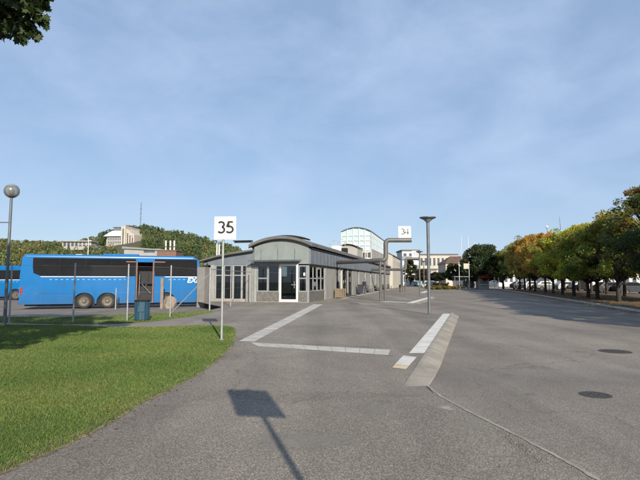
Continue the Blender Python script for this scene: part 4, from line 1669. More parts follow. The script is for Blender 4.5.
# --- taller cream block at the far end of the terminal
cb = empty('office_block', tbw(-2.0, 60, 0), TB, 'cream two-storey block with a low gable behind the glass atrium', 'building')
MB().prism_y([(-2.5, -0.5), (2.6, -0.5), (2.6, 6.4), (0.2, 7.6), (-2.5, 7.6)], 0, 20).build('wall', M['cream'], cb)
MB().box(2.6, 2.75, -0.1, 20.1, 6.3, 6.42).prism_y([(2.75, 6.42), (0.2, 7.72), (0.2, 7.60), (2.75, 6.30)], -0.15, 20.1).build('roof', M['roof'], cb)
for i in range(6):
    wo = MB().box(2.601, 2.63, 1.2 + i * 3.1, 2.6 + i * 3.1, 4.3, 5.7).build('window', M['white'], cb)
    MB().box(2.631, 2.64, 1.3 + i * 3.1, 2.5 + i * 3.1, 4.4, 5.6).build('pane', M['pane'], wo)

# ------------------------------------------------------------------ BENT PIPES CARRYING BAY SIGNS
def pipe_gantry(base, a_end, arm, hz_lo, hz_hi, label, slabel, text, sw):
    """base: posts position; a_end: where the pipe meets the terminal wall; arm: length of the upper arm"""
    e = empty('pipe_gantry', (base[0], base[1], 0), 0, label, 'pipe gantry', 'bent pipe gantries')
    d = Vector((a_end[0] - base[0], a_end[1] - base[1], 0))
    pts = [(d.x, d.y, hz_lo + 0.05), (-0.25, 0.12, hz_lo)]
    r0 = 0.28
    for i in range(1, 6):
        a_ = R(-90 + 18 * i)
        pts.append((0.22 + 0.0 - r0 + r0 * math.cos(a_) + 0.05, 0, hz_lo + r0 + r0 * math.sin(a_)))
    x_up = pts[-1][0]
    for i in range(0, 6):
        a_ = R(180 - 18 * i)
        pts.append((x_up + r0 + r0 * math.cos(a_), 0, hz_hi - r0 + r0 * math.sin(a_)))
    pts.append((x_up + arm, -0.05, hz_hi))
    MB().tube(pts, 0.175, 16).build('pipe', M['pipe'], e, smooth=True)
    for x in (-0.17, 0.17):
        po = MB().tube([(x, 0, -0.05), (x, 0, hz_lo - 0.1)], 0.085, 12).build('post', M['pipe'], e, smooth=True)
        MB().lathe([(0.15, -0.01), (0.15, 0.02), (0.09, 0.03)], c=(x, 0, 0), n=12).build('base_plate', M['pipe'], po)
    MB().box(-0.11, 0.11, -0.05, 0.05, 2.2, 2.35).build('tie', M['pipe'], e)
    s = empty('number_sign', (base[0] + x_up + arm - sw * 0.55, base[1] - 0.05, hz_hi + 0.17), 0, slabel, 'sign', 'bay number signs')
    MB().box(-0.2, -0.15, -0.01, 0.03, -0.05, 0.2).box(0.15, 0.2, -0.01, 0.03, -0.05, 0.2).build('bracket', M['steel'], s)
    number_sign(s, 0, -0.04, 0.02 + sw * 0.47, sw, sw * 0.94, text)
    return e


b34 = G(382.8, 300.8)
zl = H(383, 260.3, b34[1])[2]
zh = H(400, 240.2, b34[1])[2]
pipe_gantry(b34, (1.55, 43.3), 2.0, zl, zh, 'brown bent pipe gantry on twin posts carrying the 34 sign', 'white 34 sign standing on the raised arm of the bent pipe', '34', 0.95)
b33 = G(404, 292.2)
zl3 = H(404, 269.5, b33[1])[2]
zh3 = H(416, 258.6, b33[1])[2]
pipe_gantry(b33, (6.9, 66.0), 1.75, zl3, zh3, 'farther bent pipe gantry on twin posts beside the second lamp', 'small far 33 sign above the farther bent pipe', '33', 0.88)

# ------------------------------------------------------------------ PLATFORM FURNITURE
a = tbw(0.55, 8.7)
e = empty('wooden_planter', a, TB, 'square pale wooden planter box against the terminal wall', 'planter')
mb = MB()
for i in range(5):
    z = 0.06 + i * 0.155
    mb.box(-0.32, 0.32, -0.45, -0.42, z, z + 0.145).box(-0.32, 0.32, 0.42, 0.45, z, z + 0.145)
    mb.box(-0.35, -0.32, -0.45, 0.45, z, z + 0.145).box(0.32, 0.35, -0.45, 0.45, z, z + 0.145)
mb.build('side_board', M['wood'], e)
mb = MB()
for sx in (-0.37, 0.37):
    for sy in (-0.47, 0.47):
        mb.box(sx - 0.04, sx + 0.04, sy - 0.04, sy + 0.04, 0, 0.86)
mb.build('corner_batten', M['wood'], e)
MB().box(-0.32, 0.32, -0.42, 0.42, 0.05, 0.74).build('soil', M['soil'], e)


def bench(t, label):
    e = empty('bench', tbw(0.45, t), TB, label, 'bench', 'benches along the terminal wall')
    mb = MB()
    for i in range(4):
        mb.box(-0.22 + i * 0.115, -0.22 + i * 0.115 + 0.095, -1.0, 1.0, 0.43, 0.47)
    mb.build('seat', M['wood'], e)
    mb = MB()
    for i in range(3):
        mb.box(-0.30, -0.265, -1.0, 1.0, 0.55 + i * 0.13, 0.55 + i * 0.13 + 0.10)
    mb.build('backrest', M['wood'], e)
    for y in (-0.8, 0.8):
        MB().box(-0.24, -0.18, y - 0.03, y + 0.03, 0, 0.429).box(0.16, 0.22, y - 0.03, y + 0.03, 0, 0.429).box(-0.335, -0.301, y - 0.03, y + 0.03, 0, 0.92).build('leg', M['black'], e)
    return e


bench(28.6, 'nearest brown slatted bench against the terminal wall')
bench(37.5, 'second brown slatted bench, behind the first pipe posts')
bench(47.5, 'third brown slatted bench along the terminal wall')
bench(56.5, 'farthest brown slatted bench along the terminal wall')

# dark wheelie bin beside the person
a = tbw(0.55, 20.2)
e = empty('wheelie_bin', a, TB, 'dark upright wheeled bin by the wall next to the standing person', 'bin')
mb = MB()
mb.prism_y([(-0.24, 0.12), (0.22, 0.12), (0.29, 1.0), (-0.29, 1.0)], -0.27, 0.27)
mb.build('body', M['bin'], e, bevel=0.02)
MB().prism_y([(-0.31, 1.002), (0.31, 1.002), (0.28, 1.07), (-0.28, 1.10)], -0.30, 0.30).build('lid', M['bin'], e, bevel=0.015)
for y in (-0.25, 0.25):
    MB().tube([(-0.2, y - 0.03, 0.11), (-0.2, y + 0.03, 0.11)], 0.11, 14).build('wheel', M['black'], e)

# bollard ashtray near second gantry
a = G(400, 292.2)
e = empty('ash_bin', a, 0, 'thin dark ash bin on a post left of the farther pipe gantry', 'ash bin')
MB().tube([(0, 0, -0.02), (0, 0, 0.62)], 0.05, 10).build('post', M['black'], e)
MB().lathe([(0.11, 0.60), (0.13, 0.62), (0.13, 0.95), (0.10, 1.0)], n=14).build('canister', M['black'], e)

# ------------------------------------------------------------------ PERSON by the wall
def person(loc, rz, h, label):
    e = empty('person', loc, rz, label, 'person')
    k = h / 1.72
    J = {}
    vs, es, rs = [], [], []

    def v(name, x, y, z, r, parent=None, ry=None):
        J[name] = len(vs)
        vs.append((x * k, y * k, z * k))
        rs.append((r * k, (ry or r) * k))
        if parent:
            es.append((J[parent], J[name]))
    v('pelvis', 0, 0, 0.93, 0.145, None, 0.11)
    v('waist', 0, 0.0, 1.08, 0.14, 'pelvis', 0.105)
    v('chest', 0, 0.0, 1.28, 0.155, 'waist', 0.115)
    v('shoul', 0, 0.0, 1.42, 0.12, 'chest', 0.095)
    v('neck', 0, -0.015, 1.50, 0.055, 'shoul')
    v('jaw', 0, -0.045, 1.555, 0.062, 'neck')
    v('head', 0, -0.03, 1.63, 0.082, 'jaw', 0.095)
    v('crown', 0, -0.02, 1.69, 0.055, 'head')
    for s, n_ in ((-1, 'l'), (1, 'r')):
        v('sh' + n_, s * 0.17, 0, 1.40, 0.062, 'shoul')
        v('el' + n_, s * 0.235, 0.03, 1.13, 0.047, 'sh' + n_)
        v('wr' + n_, s * 0.22, -0.10, 0.92, 0.030, 'el' + n_)
        v('pa' + n_, s * 0.22, -0.125, 0.85, 0.032, 'wr' + n_)
        v('hip' + n_, s * 0.095, 0, 0.86, 0.095, 'pelvis')
        v('kn' + n_, s * 0.11, -0.02 + 0.03 * s, 0.49, 0.062, 'hip' + n_)
        v('an' + n_, s * 0.12, 0.03 + 0.05 * s, 0.10, 0.043, 'kn' + n_)
        v('to' + n_, s * 0.13, -0.13 + 0.05 * s, 0.045, 0.042, 'an' + n_)
    me = bpy.data.meshes.new('body')
    me.from_pydata(vs, es, [])
    o = bpy.data.objects.new('body', me)
    COL.objects.link(o)
    md = o.modifiers.new('skin', 'SKIN')
    for i, r_ in enumerate(rs):
        me.skin_vertices[0].data[i].radius = r_
    me.skin_vertices[0].data[0].use_root = True
    o.modifiers.new('sub', 'SUBSURF').levels = 2
    o.modifiers['sub'].render_levels = 2
    dg = bpy.context.evaluated_depsgraph_get()
    me2 = bpy.data.meshes.new_from_object(o.evaluated_get(dg))
    bpy.data.objects.remove(o)
    # fingers, nose and ears joined into the one body mesh
    mb = MB()
    mb.v = [tuple(p.co) for p in me2.vertices]
    mb.f = [tuple(p.vertices) for p in me2.polygons]
    mb.m = [0] * len(mb.f)
    for s in (-1, 1):
        for i, ln in enumerate((0.06, 0.075, 0.08, 0.072)):
            y = -0.15 + i * 0.02
            mb.tube([(s * 0.22 * k, y * k, 0.84 * k), (s * 0.222 * k, (y - 0.01) * k, (0.80 - ln * 0.2) * k), (s * 0.205 * k, (y - 0.005) * k, (0.80 - ln * 0.7) * k)], [0.011 * k, 0.009 * k, 0.007 * k], 6)
        mb.tube([(s * 0.21 * k, -0.15 * k, 0.86 * k), (s * 0.19 * k, -0.175 * k, 0.82 * k), (s * 0.187 * k, -0.18 * k, 0.795 * k)], [0.013 * k, 0.011 * k, 0.008 * k], 6)
        mb.tube([(s * 0.078 * k, -0.02 * k, 1.60 * k), (s * 0.09 * k, -0.005 * k, 1.645 * k)], [0.012 * k, 0.016 * k], 6)
    mb.tube([(0, -0.115 * k, 1.65 * k), (0, -0.145 * k, 1.60 * k)], [0.008 * k, 0.016 * k], 6)
    for i, f in enumerate(mb.f):
        c = Vector((0, 0, 0))
        for j in f:
            c += Vector(mb.v[j])
        c /= len(f)
        if c.z > 1.49 * k or (abs(c.x) > 0.17 * k and c.z < 0.905 * k and c.z > 0.7 * k):
            mb.m[i] = 0
        elif c.z > 0.88 * k:
            mb.m[i] = 1
        elif c.z > 0.10 * k:
            mb.m[i] = 2
        else:
            mb.m[i] = 3
    mb.build('body', [M['skin'], M['jacket'], M['jeans'], M['black']], e, smooth=True)
    prof = [(0.092 * math.sin(R(a_)) * k, (1.64 + 0.10 * math.cos(R(a_))) * k) for a_ in (105, 90, 70, 50, 30, 12, 1)]
    MB().lathe(prof, c=(0, 0.002 * k, 0), n=16).build('hair', M['hair'], e, smooth=True)
    bp = MB().box(-0.15 * k, 0.15 * k, 0.12 * k, 0.26 * k, 1.02 * k, 1.42 * k)
    bp.build('backpack', M['bin'], e, bevel=0.04)
    return e


a = tbw(0.85, 21.3)
person(a, R(35), 1.68, 'person in a dark jacket and jeans standing by the terminal wall')

# ------------------------------------------------------------------ TREES
def leaf_cloud(clumps, per, leaf, rng, hue=None):
    """clumps: list of (centre, radius). Returns verts, tint"""
    cs, ts = [], []
    zs_ = [c[2] for c, _ in clumps]
    zmid, zspan = (max(zs_) + min(zs_)) / 2, (max(zs_) - min(zs_)) / 2
    for (c, r) in clumps:
        n = int(per * rng.uniform(0.7, 1.3))
        d = rng.normal(size=(n, 3))
        d /= np.linalg.norm(d, axis=1)[:, None]
        rad = r * rng.uniform(0.25, 1.0, n) ** 0.6
        p = np.array(c) + d * rad[:, None] * np.array([1, 1, 0.8])
        cs.append(p)
        b = rng.uniform(0.8, 1.2)
        warm = rng.normal() * 0.19 + (0.16 * (c[2] - zmid) / max(zspan, 0.1) if zspan else 0)
        warm = max(warm, -0.14)
        t = np.stack([np.full(n, b + warm), np.full(n, b), np.full(n, b - warm * 0.5)], 1) * rng.uniform(0.7, 1.35, n)[:, None]
        ts.append(t)
    c = np.concatenate(cs)
    t = np.clip(np.concatenate(ts), 0.1, 3)
    return leaf_quads(c, leaf, rng), t


def make_tree(rng, height, width, base_h, n_clumps=46, per=110, leaf=0.2, trunk_r=0.16, name='tree', round_=1.0, loc=(0, 0, 0), rad_k=1.0):
    e = empty(name, loc)
    rd = random.Random(int(rng.integers(1e6)))
    tk = MB()
    top = height * 0.8
    pts = [(0, 0, -0.2), (0.03, 0.01, base_h * 0.5), (0.0, 0.04, base_h), (rd.uniform(-.1, .1), rd.uniform(-.1, .1), height * 0.55), (0, 0, top)]
    tk.tube(pts, [trunk_r * 1.25, trunk_r, trunk_r * 0.9, trunk_r * 0.55, trunk_r * 0.12], 9)
    cl = []
    hw = width / 2
    ch = height - base_h
    # limbs radiate from the trunk to clump centres
    for i in range(n_clumps):
        u = rd.uniform(0, 1)
        z = base_h + ch * (0.06 + 0.86 * u)
        # egg-shaped envelope
        env = math.sin(PI * (0.14 + 0.80 * u ** 0.85)) ** 0.75 * round_
        r = hw * env * math.sqrt(rd.uniform(0.12, 1.0)) * rd.uniform(0.75, 1.08)
        a = rd.uniform(0, 2 * PI)
        c = (r * math.cos(a), r * math.sin(a), z)
        cr_ = rd.uniform(0.32, 0.62) * width / 5 * rad_k
        cl.append((c, cr_))
        if i % 2 == 0:
            z0 = max(base_h * 0.85, z - r * 0.9 - 0.3)
            m = (c[0] * 0.5, c[1] * 0.5, (z0 + z) / 2 + 0.1)
            tk.tube([(0, 0, z0), m, c], [trunk_r * 0.42, trunk_r * 0.25, trunk_r * 0.07], 5, caps=False)
    tk.build('trunk', M['bark'], e, smooth=True)
    v, t = leaf_cloud(cl, per, leaf, rng)
    np_mesh('crown', v, 4, M['leaf'], t, e)
    return e


rng = np.random.default_rng(21)
protos = []
specs = [(7.8, 7.1, 1.8), (7.4, 6.9, 1.9), (8.1, 6.7, 1.7), (7.3, 7.3, 1.8), (7.9, 7.0, 1.9)]
for (h_, w_, b_) in specs:
    protos.append(make_tree(rng, h_, w_, b_, 110, 175, 0.145, 0.15, 'avenue_tree', rad_k=0.85))

GREEN = (0.175, 0.205, 0.036, 1)
DGREEN = (0.075, 0.095, 0.025, 1)
YGREEN = (0.40, 0.37, 0.045, 1)
ORANGE = (0.42, 0.275, 0.060, 1)
BROWN = (0.36, 0.265, 0.058, 1)
OLIVE = (0.27, 0.255, 0.043, 1)
avenue = [
    # t along the kerb, offset, colour, height scale, label
    (6.5, 2.6, OLIVE, 6.9, 'olive green avenue tree nearest the right edge of the view'),
    (11.3, 2.6, GREEN, 6.4, 'mid green avenue tree, second along the road from the right'),
    (15.0, 2.7, YGREEN, 7.0, 'yellow-green avenue tree, tallest of the yellowing ones'),
    (19.6, 2.6, YGREEN, 7.0, 'yellow-green avenue tree left of the tallest yellow one'),
    (24.4, 2.7, OLIVE, 7.0, 'olive tree in front of the white flag mast'),
    (29.2, 2.6, ORANGE, 7.3, 'orange-brown avenue tree left of the white mast'),
    (34.2, 2.7, BROWN, 7.9, 'rusty brown avenue tree in the middle of the row'),
    (39.3, 2.6, ORANGE, 8.2, 'orange avenue tree towards the far end of the row'),
    (44.6, 2.7, BROWN, 8.5, 'brown-green avenue tree, second from the far end'),
    (49.8, 2.6, OLIVE, 8.5, 'olive avenue tree near the far end of the row'),
    (54.9, 2.6, GREEN, 8.2, 'green avenue tree standing last at the far end of the row'),
]
back = [
    (4.0, 8.2, DGREEN, 7.0, 'dark green tree in the back row by the right edge'),
    (9.5, 8.0, GREEN, 6.7, 'green back-row tree behind the second avenue tree'),
    (15.5, 8.2, OLIVE, 7.3, 'olive back-row tree behind the yellow trees'),
    (21.5, 8.0, BROWN, 7.3, 'brownish back-row tree behind the olive tree'),
    (27.5, 8.1, ORANGE, 8.2, 'tall orange back-row tree under the lamp globe'),
    (33.5, 8.0, BROWN, 8.6, 'tall brown back-row tree near the row centre'),
    (40.0, 8.2, OLIVE, 8.6, 'olive back-row tree behind the far orange tree'),
    (46.5, 8.0, GREEN, 8.4, 'green back-row tree at the far end'),
]
near = [(t_, 2.6, DGREEN, 7.2, None) for t_ in (-4.2, -9.6, -15, -20.3)]
first = [True] * len(protos)
rr = random.Random(9)
idx = 0
for lst, grp in ((avenue, 'avenue trees along the road'), (back, 'avenue trees along the road'), (near, 'avenue trees along the road')):
    for (t_, s_, col, hs, lab) in lst:
        k_ = idx % len(protos)
        if first[k_]:
            o = protos[k_]
            first[k_] = False
        else:
            o = copy_tree(protos[k_])
        p = along(t_, s_ + rr.uniform(-.15, .15), -0.05)
        o.location = p
        o.rotation_euler = (0, 0, rr.uniform(0, 6.28))
        o.scale = (rr.uniform(0.95, 1.08), rr.uniform(0.95, 1.08), hs / (specs[k_][0] * 0.97))
        for ch in o.children:
            if ch.name.startswith('crown'):
                ch.color = tuple(c * rr.uniform(0.92, 1.08) for c in col[:3]) + (1,)
        tag(o, lab or 'tall dark green avenue tree just outside the right edge shading the road', 'tree', grp)
        idx += 1

# darker, fine-leaved tree at the right edge of the view
rng = np.random.default_rng(33)
nt_ = make_tree(rng, 8.3, 5.8, 2.0, 120, 120, 0.115, 0.16, 'avenue_tree', rad_k=0.72)
nt_.location = along(1.0, 2.9, -0.05)
tag(nt_, 'tall dark green tree with brownish tips cut by the right edge', 'tree', 'avenue trees along the road')
for ch in nt_.children:
    if ch.name.startswith('crown'):
        ch.color = (0.165, 0.155, 0.042, 1)

# big dark tree and round trees in the distance
rng = np.random.default_rng(44)
def far_tree(px, py_base, py_top, w_, col, label, name='leafy_tree', y=None, base_h=1.6, per=120, leaf=0.28, ncl=60):
    g = G(px, py_base)
    if y:
        g = (H(px, 280, y)[0], y, 0)
    h_ = H(px, py_top, g[1])[2]
    o = make_tree(rng, h_, w_, base_h, ncl, per, leaf, 0.2, name, loc=(g[0], g[1], -0.15))
    for ch in o.children:
        if ch.name.startswith('crown'):
            ch.color = (*col, 1)
    tag(o, label, 'tree')
    return o


far_tree(484, 288, 243, 9.6, (0.048, 0.072, 0.027), 'big dark green tree at the far end of the road', y=94, ncl=170, base_h=1.4)
far_tree(453.5, 288, 262.5, 4.6, (0.055, 0.078, 0.026), 'rounded green tree in front of the brown roofed house', y=104)
far_tree(470, 288, 268, 4.0, (0.044, 0.060, 0.024), 'small dark tree left of the big dark tree', y=106)
far_tree(410.5, 288, 258, 4.2, (0.045, 0.058, 0.018), 'narrow green tree beside the white tower block', y=128)
far_tree(423, 288, 268, 5.0, (0.075, 0.055, 0.026), 'low brownish tree behind the second lamp', y=125)
far_tree(436, 288, 272, 4.5, (0.028, 0.034, 0.02), 'low dark tree left of the rounded tree', y=118)
far_tree(503, 288, 250, 6.0, (0.13, 0.135, 0.035), 'olive tree between the dark tree and the avenue', y=90)

# yellow and dark bushes on the traffic island
def bush(px, y, w_, h_, col, label):
    g = H(px, 280, y)
    v, t = leaf_cloud([((random.uniform(-w_ / 2, w_ / 2), random.uniform(-0.6, 0.6), random.uniform(0.15, h_ * 0.75)), 0.32) for _ in range(26)], 60, 0.16, rng)
    e = empty('bush', (g[0], y, -0.14), 0, label, 'bush', 'bushes on the traffic island')
    fo = np_mesh('foliage', v, 4, M['leaf'], t, e)
    fo.color = (*col, 1)
    MB().tube([(0, 0, -0.05), (0, 0, h_ * 0.5)], [0.05, 0.02], 6).build('stem', M['bark'], e)


bush(433, 88, 2.4, 0.6, (0.20, 0.16, 0.03), 'low yellow bush at the left of the traffic island')
bush(443, 88.5, 2.6, 0.7, (0.16, 0.15, 0.03), 'yellow-green bush in the middle of the island')
bush(452, 88, 2.4, 0.6, (0.21, 0.17, 0.04), 'pale yellow bush at the right of the island')
bush(441, 93, 3.0, 1.5, (0.04, 0.045, 0.02), 'taller dark bush behind the yellow ones')

# ------------------------------------------------------------------ MAPLE at the upper left (mostly out of frame)
rng = np.random.default_rng(8)
mt = empty('maple_tree', (-7.4, 1.6, 0), 0, 'broadleaf tree whose dark leafy branch hangs into the upper left corner', 'tree')
mo = Vector((-7.4, 1.6, 0))


def leaf_polys(centers, size, rng):
    """five-lobed leaves, one polygon each"""
    prof = np.array([(0, -0.55), (0.22, -0.32), (0.52, -0.30), (0.36, 0.02), (0.50, 0.34), (0.20, 0.24), (0.0, 0.60), (-0.20, 0.24), (-0.50, 0.34), (-0.36, 0.02), (-0.52, -0.30), (-0.22, -0.32)])
    n = len(centers)
    d = rng.normal(size=(n, 3)) + np.array([0, 0, 0.0])
    d /= np.linalg.norm(d, axis=1)[:, None]
    e = rng.normal(size=(n, 3))
    e -= d * np.sum(d * e, axis=1)[:, None]
    e /= np.linalg.norm(e, axis=1)[:, None]
    s = size * rng.uniform(0.7, 1.25, n)
    v = centers[:, None, :] + (prof[None, :, 0:1] * e[:, None, :] + prof[None, :, 1:2] * d[:, None, :]) * s[:, None, None]
    return v.reshape(-1, 3)


clumps = []
tries = 0
while len(clumps) < 210 and tries < 20000:
    tries += 1
    d = rng.normal(size=3)
    d /= np.linalg.norm(d)
    rad = rng.uniform(0.3, 1.0) ** 0.5
    c = np.array([-7.1, 2.6, 6.4]) + d * rad * np.array([3.6, 3.8, 3.0])
    r_ = rng.uniform(0.35, 0.6)
    px, py, dep = proj(*c)
    if dep > 0.3:
        m = (r_ + 0.12) * FPX / dep
        if px + m > -6 and py + m > -6:
            continue
    clumps.append((c, r_))
cc = []
for (c, r_) in clumps:
    n = 85
    d = rng.normal(size=(n, 3))
    d /= np.linalg.norm(d, axis=1)[:, None]
    cc.append(c + d * (r_ * rng.uniform(0.2, 1.0, n) ** 0.5)[:, None])
# the hanging branch in view
tips = []
for (px, py, yy, r_, n) in [(-14, -6, 4.3, 0.16, 90), (8, -4, 4.2, 0.15, 90), (-6, 18, 4.25, 0.13, 90), (14, 14, 4.3, 0.13, 90), (26, -2, 4.25, 0.12, 70),
                            (30, 12, 4.2, 0.105, 60), (40, 4, 4.3, 0.075, 34), (16, 30, 4.25, 0.095, 60), (28, 30, 4.3, 0.085, 50), (42, 22, 4.25, 0.065, 30),
                            (-2, 34, 4.3, 0.06, 30), (24, 40, 4.2, 0.045, 16), (37, 36, 4.3, 0.045, 16), (46, -4, 4.25, 0.06, 26), (-22, 12, 4.3, 0.2, 90), (5, 8, 4.4, 0.15, 100)]:
    p = np.array(H(px, py, yy * 1.45))
    r_ *= 1.45
    d = rng.normal(size=(n, 3))
    d /= np.linalg.norm(d, axis=1)[:, None]
    cc.append(p + d * (r_ * rng.uniform(0.1, 1.0, n) ** 0.6)[:, None])
    tips.append(p)
cc = np.concatenate(cc) - np.array(mo)
nl = len(cc)
big = np.full(nl, 0.16)
nb = sum(n for (_, _, _, _, n) in [(0, 0, 0, 0, x) for x in (90, 90, 90, 90, 70, 60, 34, 60, 50, 30, 30, 16, 16, 26, 90, 100)])
big[-nb:] = 0.10
tn = np.array([1, 1, 1]) * rng.uniform(0.6, 1.4, nl)[:, None]
co = np_mesh('crown', leaf_polys(cc, big, rng), 12, M['maple'], tn, mt)
co.color = (0.040, 0.062, 0.018, 1)
tk = MB().tube([(0, 0, -0.2), (0.05, 0.02, 1.2), (0.02, 0.1, 2.6), (0.1, 0.2, 4.6), (0.1, 0.5, 7.5)], [0.30, 0.23, 0.20, 0.15, 0.04], 12)
for i in range(0, len(clumps), 5):
    c = Vector(clumps[i][0]) - mo
    z0 = max(2.4, c.z - 2.2)
    tk.tube([(0.05, 0.1, z0), (c.x * 0.5, c.y * 0.5, (z0 + c.z) / 2 + 0.2), (c.x, c.y, c.z)], [0.07, 0.045, 0.012], 6, caps=False)
tp = Vector(tips[0]) - mo
br = [(0.08, 0.15, 3.6), (1.8, 1.1, 4.6), (3.4, 2.1, 4.75), (tp.x, tp.y, tp.z + 0.12)]
tk.tube(br, [0.09, 0.06, 0.035, 0.018], 8, caps=False)
for t_ in tips[1:]:
    q_ = Vector(t_) - mo
    tk.tube([(tp.x, tp.y, tp.z + 0.12), ((tp.x + q_.x) / 2, (tp.y + q_.y) / 2, (tp.z + q_.z) / 2 + 0.06), (q_.x, q_.y, q_.z)], [0.012, 0.008, 0.004], 5, caps=False)
tk.build('trunk', M['bark'], mt, smooth=True)

# ------------------------------------------------------------------ HILL AND WOODS
RZ = 300.0
ridge_px = [(-220, 232), (-120, 236), (-40, 240), (0, 240), (30, 242.5), (60, 243), (75, 243), (88, 239), (100, 235), (120, 231.5), (140, 228), (155, 230.5), (170, 233), (190, 237), (210, 243),
            (235, 250), (262, 262), (300, 279)]


def ridge_h(px):
    for (a, b) in zip(ridge_px[:-1], ridge_px[1:]):
        if a[0] <= px <= b[0]:
            y = a[1] + (b[1] - a[1]) * (px - a[0]) / (b[0] - a[0])
            return max(0, (280 - y) * RZ / 480 + 1.6 - 6.5)
    return max(0, (280 - 232) * RZ / 480 - 5) if px < ridge_px[0][0] else 0


def hill_z(x, y):
    px = 320 + 480 * x / max(y, 1)
    hh_ = ridge_h(px)
    f = smooth(120, RZ, y) if y < RZ else 1 - 0.6 * smooth(RZ, 480, y)
    f = 0.35 * max(0, min(1, (y - 120) / 180)) + 0.65 * f if y < RZ else f
    return -0.6 + hh_ * f


mb = MB()
ys = [118, 130, 150, 170, 190, 210, 230, 250, 270, 285, 300, 320, 350, 400, 480]
us = [-1.2 + 0.02 * i for i in range(0, 61)]
for y in ys:
    for u in us:
        mb.v.append((u * y, y, hill_z(u * y, y)))
nx = len(us)
for j in range(len(ys) - 1):
    for i in range(nx - 1):
        mb.f.append((j * nx + i, j * nx + i + 1, (j + 1) * nx + i + 1, (j + 1) * nx + i))
        mb.m.append(0)
tag(mb.build('hill', M['hill'], smooth=True), kind='structure')

HOUSE_Y = 262
rng = np.random.default_rng(77)
av, at_ = [], []
cnt = 0
pal = [np.array(c) for c in [(0.040, 0.054, 0.017), (0.028, 0.041, 0.017), (0.055, 0.060, 0.019), (0.070, 0.061, 0.022), (0.078, 0.057, 0.022), (0.048, 0.062, 0.02)]]
while cnt < 2600:
    y = 125 + 190 * rng.uniform() ** 0.75
    px = rng.uniform(-40, 262)
    x = (px - 320) / 480 * y
    # keep the clearing in front of the house and low buildings open
    if 92 < px < 142 and 196 < y < HOUSE_Y + 16:
        continue
    if 60 < px < 92 and 215 < y < 258:
        continue
    z = hill_z(x, y)
    if z < 0.4 and y > 240:
        continue
    h_ = rng.uniform(4.0, 8.0)
    if y > 255 and 100 < px < 240:
        h_ = rng.uniform(5.5, 9.5)
    if 118 < px < 205 and y < 210:
        h_ *= 0.35
    w_ = h_ * rng.uniform(0.45, 0.7)
    n = 170
    u = rng.uniform(0, 1, n)
    conifer = rng.uniform() < (0.35 if px > 80 else 0.1)
    env = (1 - u) * 0.9 + 0.08 if conifer else np.sin(PI * (0.12 + 0.8 * u)) ** 0.7
    a = rng.uniform(0, 2 * PI, n)
    r_ = w_ / 2 * env * np.sqrt(rng.uniform(0.3, 1, n))
    c = np.stack([x + r_ * np.cos(a), y + r_ * np.sin(a), z + h_ * (0.1 + 0.9 * u)], 1)
    av.append(leaf_quads(c, w_ * 0.14, rng, aspect=1.2))
    lowleft = px < 100 or y < 190
    if conifer:
        base = pal[1]
    elif lowleft:
        base = pal[int(rng.integers(0, 6))] * 0.6 + pal[2] * 0.4
    else:
        base = pal[int(rng.integers(0, 3)) if rng.uniform() < 0.85 else int(rng.integers(0, 6))]
    at_.append(base * 2.3 * rng.uniform(0.82, 1.18, n)[:, None] * rng.uniform(0.8, 1.25))
    cnt += 1
tag(np_mesh('woods', np.concatenate(av), 4, M['woods'], np.concatenate(at_)), 'autumn woods of green and brown trees covering the hill', 'woods', kind='stuff')

# ---------------- hilltop building
hx, hy, hz0 = H(119, 246, HOUSE_Y)
hb = empty('hilltop_building', (hx, hy, hz0 - 1.0), R(-8), 'cream and white stepped building with a sloping pale roof on the hill', 'building')
s_ = HOUSE_Y / 480.0      # metres per photo pixel there
MB().prism_y([(-14 * s_, 0), (3 * s_, 0), (3 * s_, 11.5 * s_), (-12 * s_, 11.5 * s_), (-14 * s_, 8 * s_)], 0, 12).build('wall', M['grey_render'], hb)
MB().prism([(-16 * s_, 11.6 * s_), (3.2 * s_, 11.6 * s_), (3.2 * s_, 17.3 * s_), (-11 * s_, 17.3 * s_)], lambda a_, b_: (a_, -1.2 + (b_ - 11.6 * s_) * 1.1, b_), lambda a_, b_: (a_, -0.8 + (b_ - 11.6 * s_) * 1.1, b_ + 0.25)).build('sloping_roof', M['white'], hb)
MB().box(-9.5 * s_, 3 * s_, 3.0, 10, 17.4 * s_, 21 * s_).build('attic_storey', M['zinc'], hb)
MB().box(-10.5 * s_, 3.2 * s_, 2.6, 10.4, 21.02 * s_, 21.6 * s_).build('flat_roof', M['roof'], hb)
for zz_ in (5.6, 9.0):
    w_o = MB().box(-13 * s_, 2.6 * s_, -0.06, 0.0, (zz_ - 0.9) * s_, (zz_ + 0.9) * s_).build('window_band', M['pane'], hb)
    mb = MB()
    for i in range(9):
        x = (-12.5 + i * 1.8) * s_
        mb.box(x, x + 0.25, -0.14, -0.062, (zz_ - 0.9) * s_, (zz_ + 0.9) * s_)
    mb.build('mullion', M['offwhite'], w_o)
tw = MB().prism_x([(-1.5, 0), (14, 0), (14, 21 * s_), (6, 21.5 * s_), (-1.5, 21.5 * s_)], 3.3 * s_, 8 * s_)
tw.build('tower', M['cream'], hb)
MB().prism_y([(8.02 * s_, 0), (16.5 * s_, 0), (16.5 * s_, 13 * s_), (8.02 * s_, 19 * s_)], -0.6, 12).build('stepped_wing', M['cream'], hb)
for i in range(3):
    x = (8.9 + i * 2.6) * s_
    wo = MB().box(x, x + 1.25 * s_, -0.66, -0.601, 1.5 * s_, (14.5 - i * 2.2) * s_).build('window', M['pane'], hb)
    mb = MB()
    for k_ in range(4):
        mb.box(x, x + 1.25 * s_, -0.72, -0.661, (3.5 + k_ * 2.6) * s_, (4.2 + k_ * 2.6) * s_)
    mb.build('sill', M['brick'], wo)
wo = MB().box(5 * s_, 6.2 * s_, -1.56, -1.501, 3 * s_, 19 * s_).build('window', M['pane'], hb)
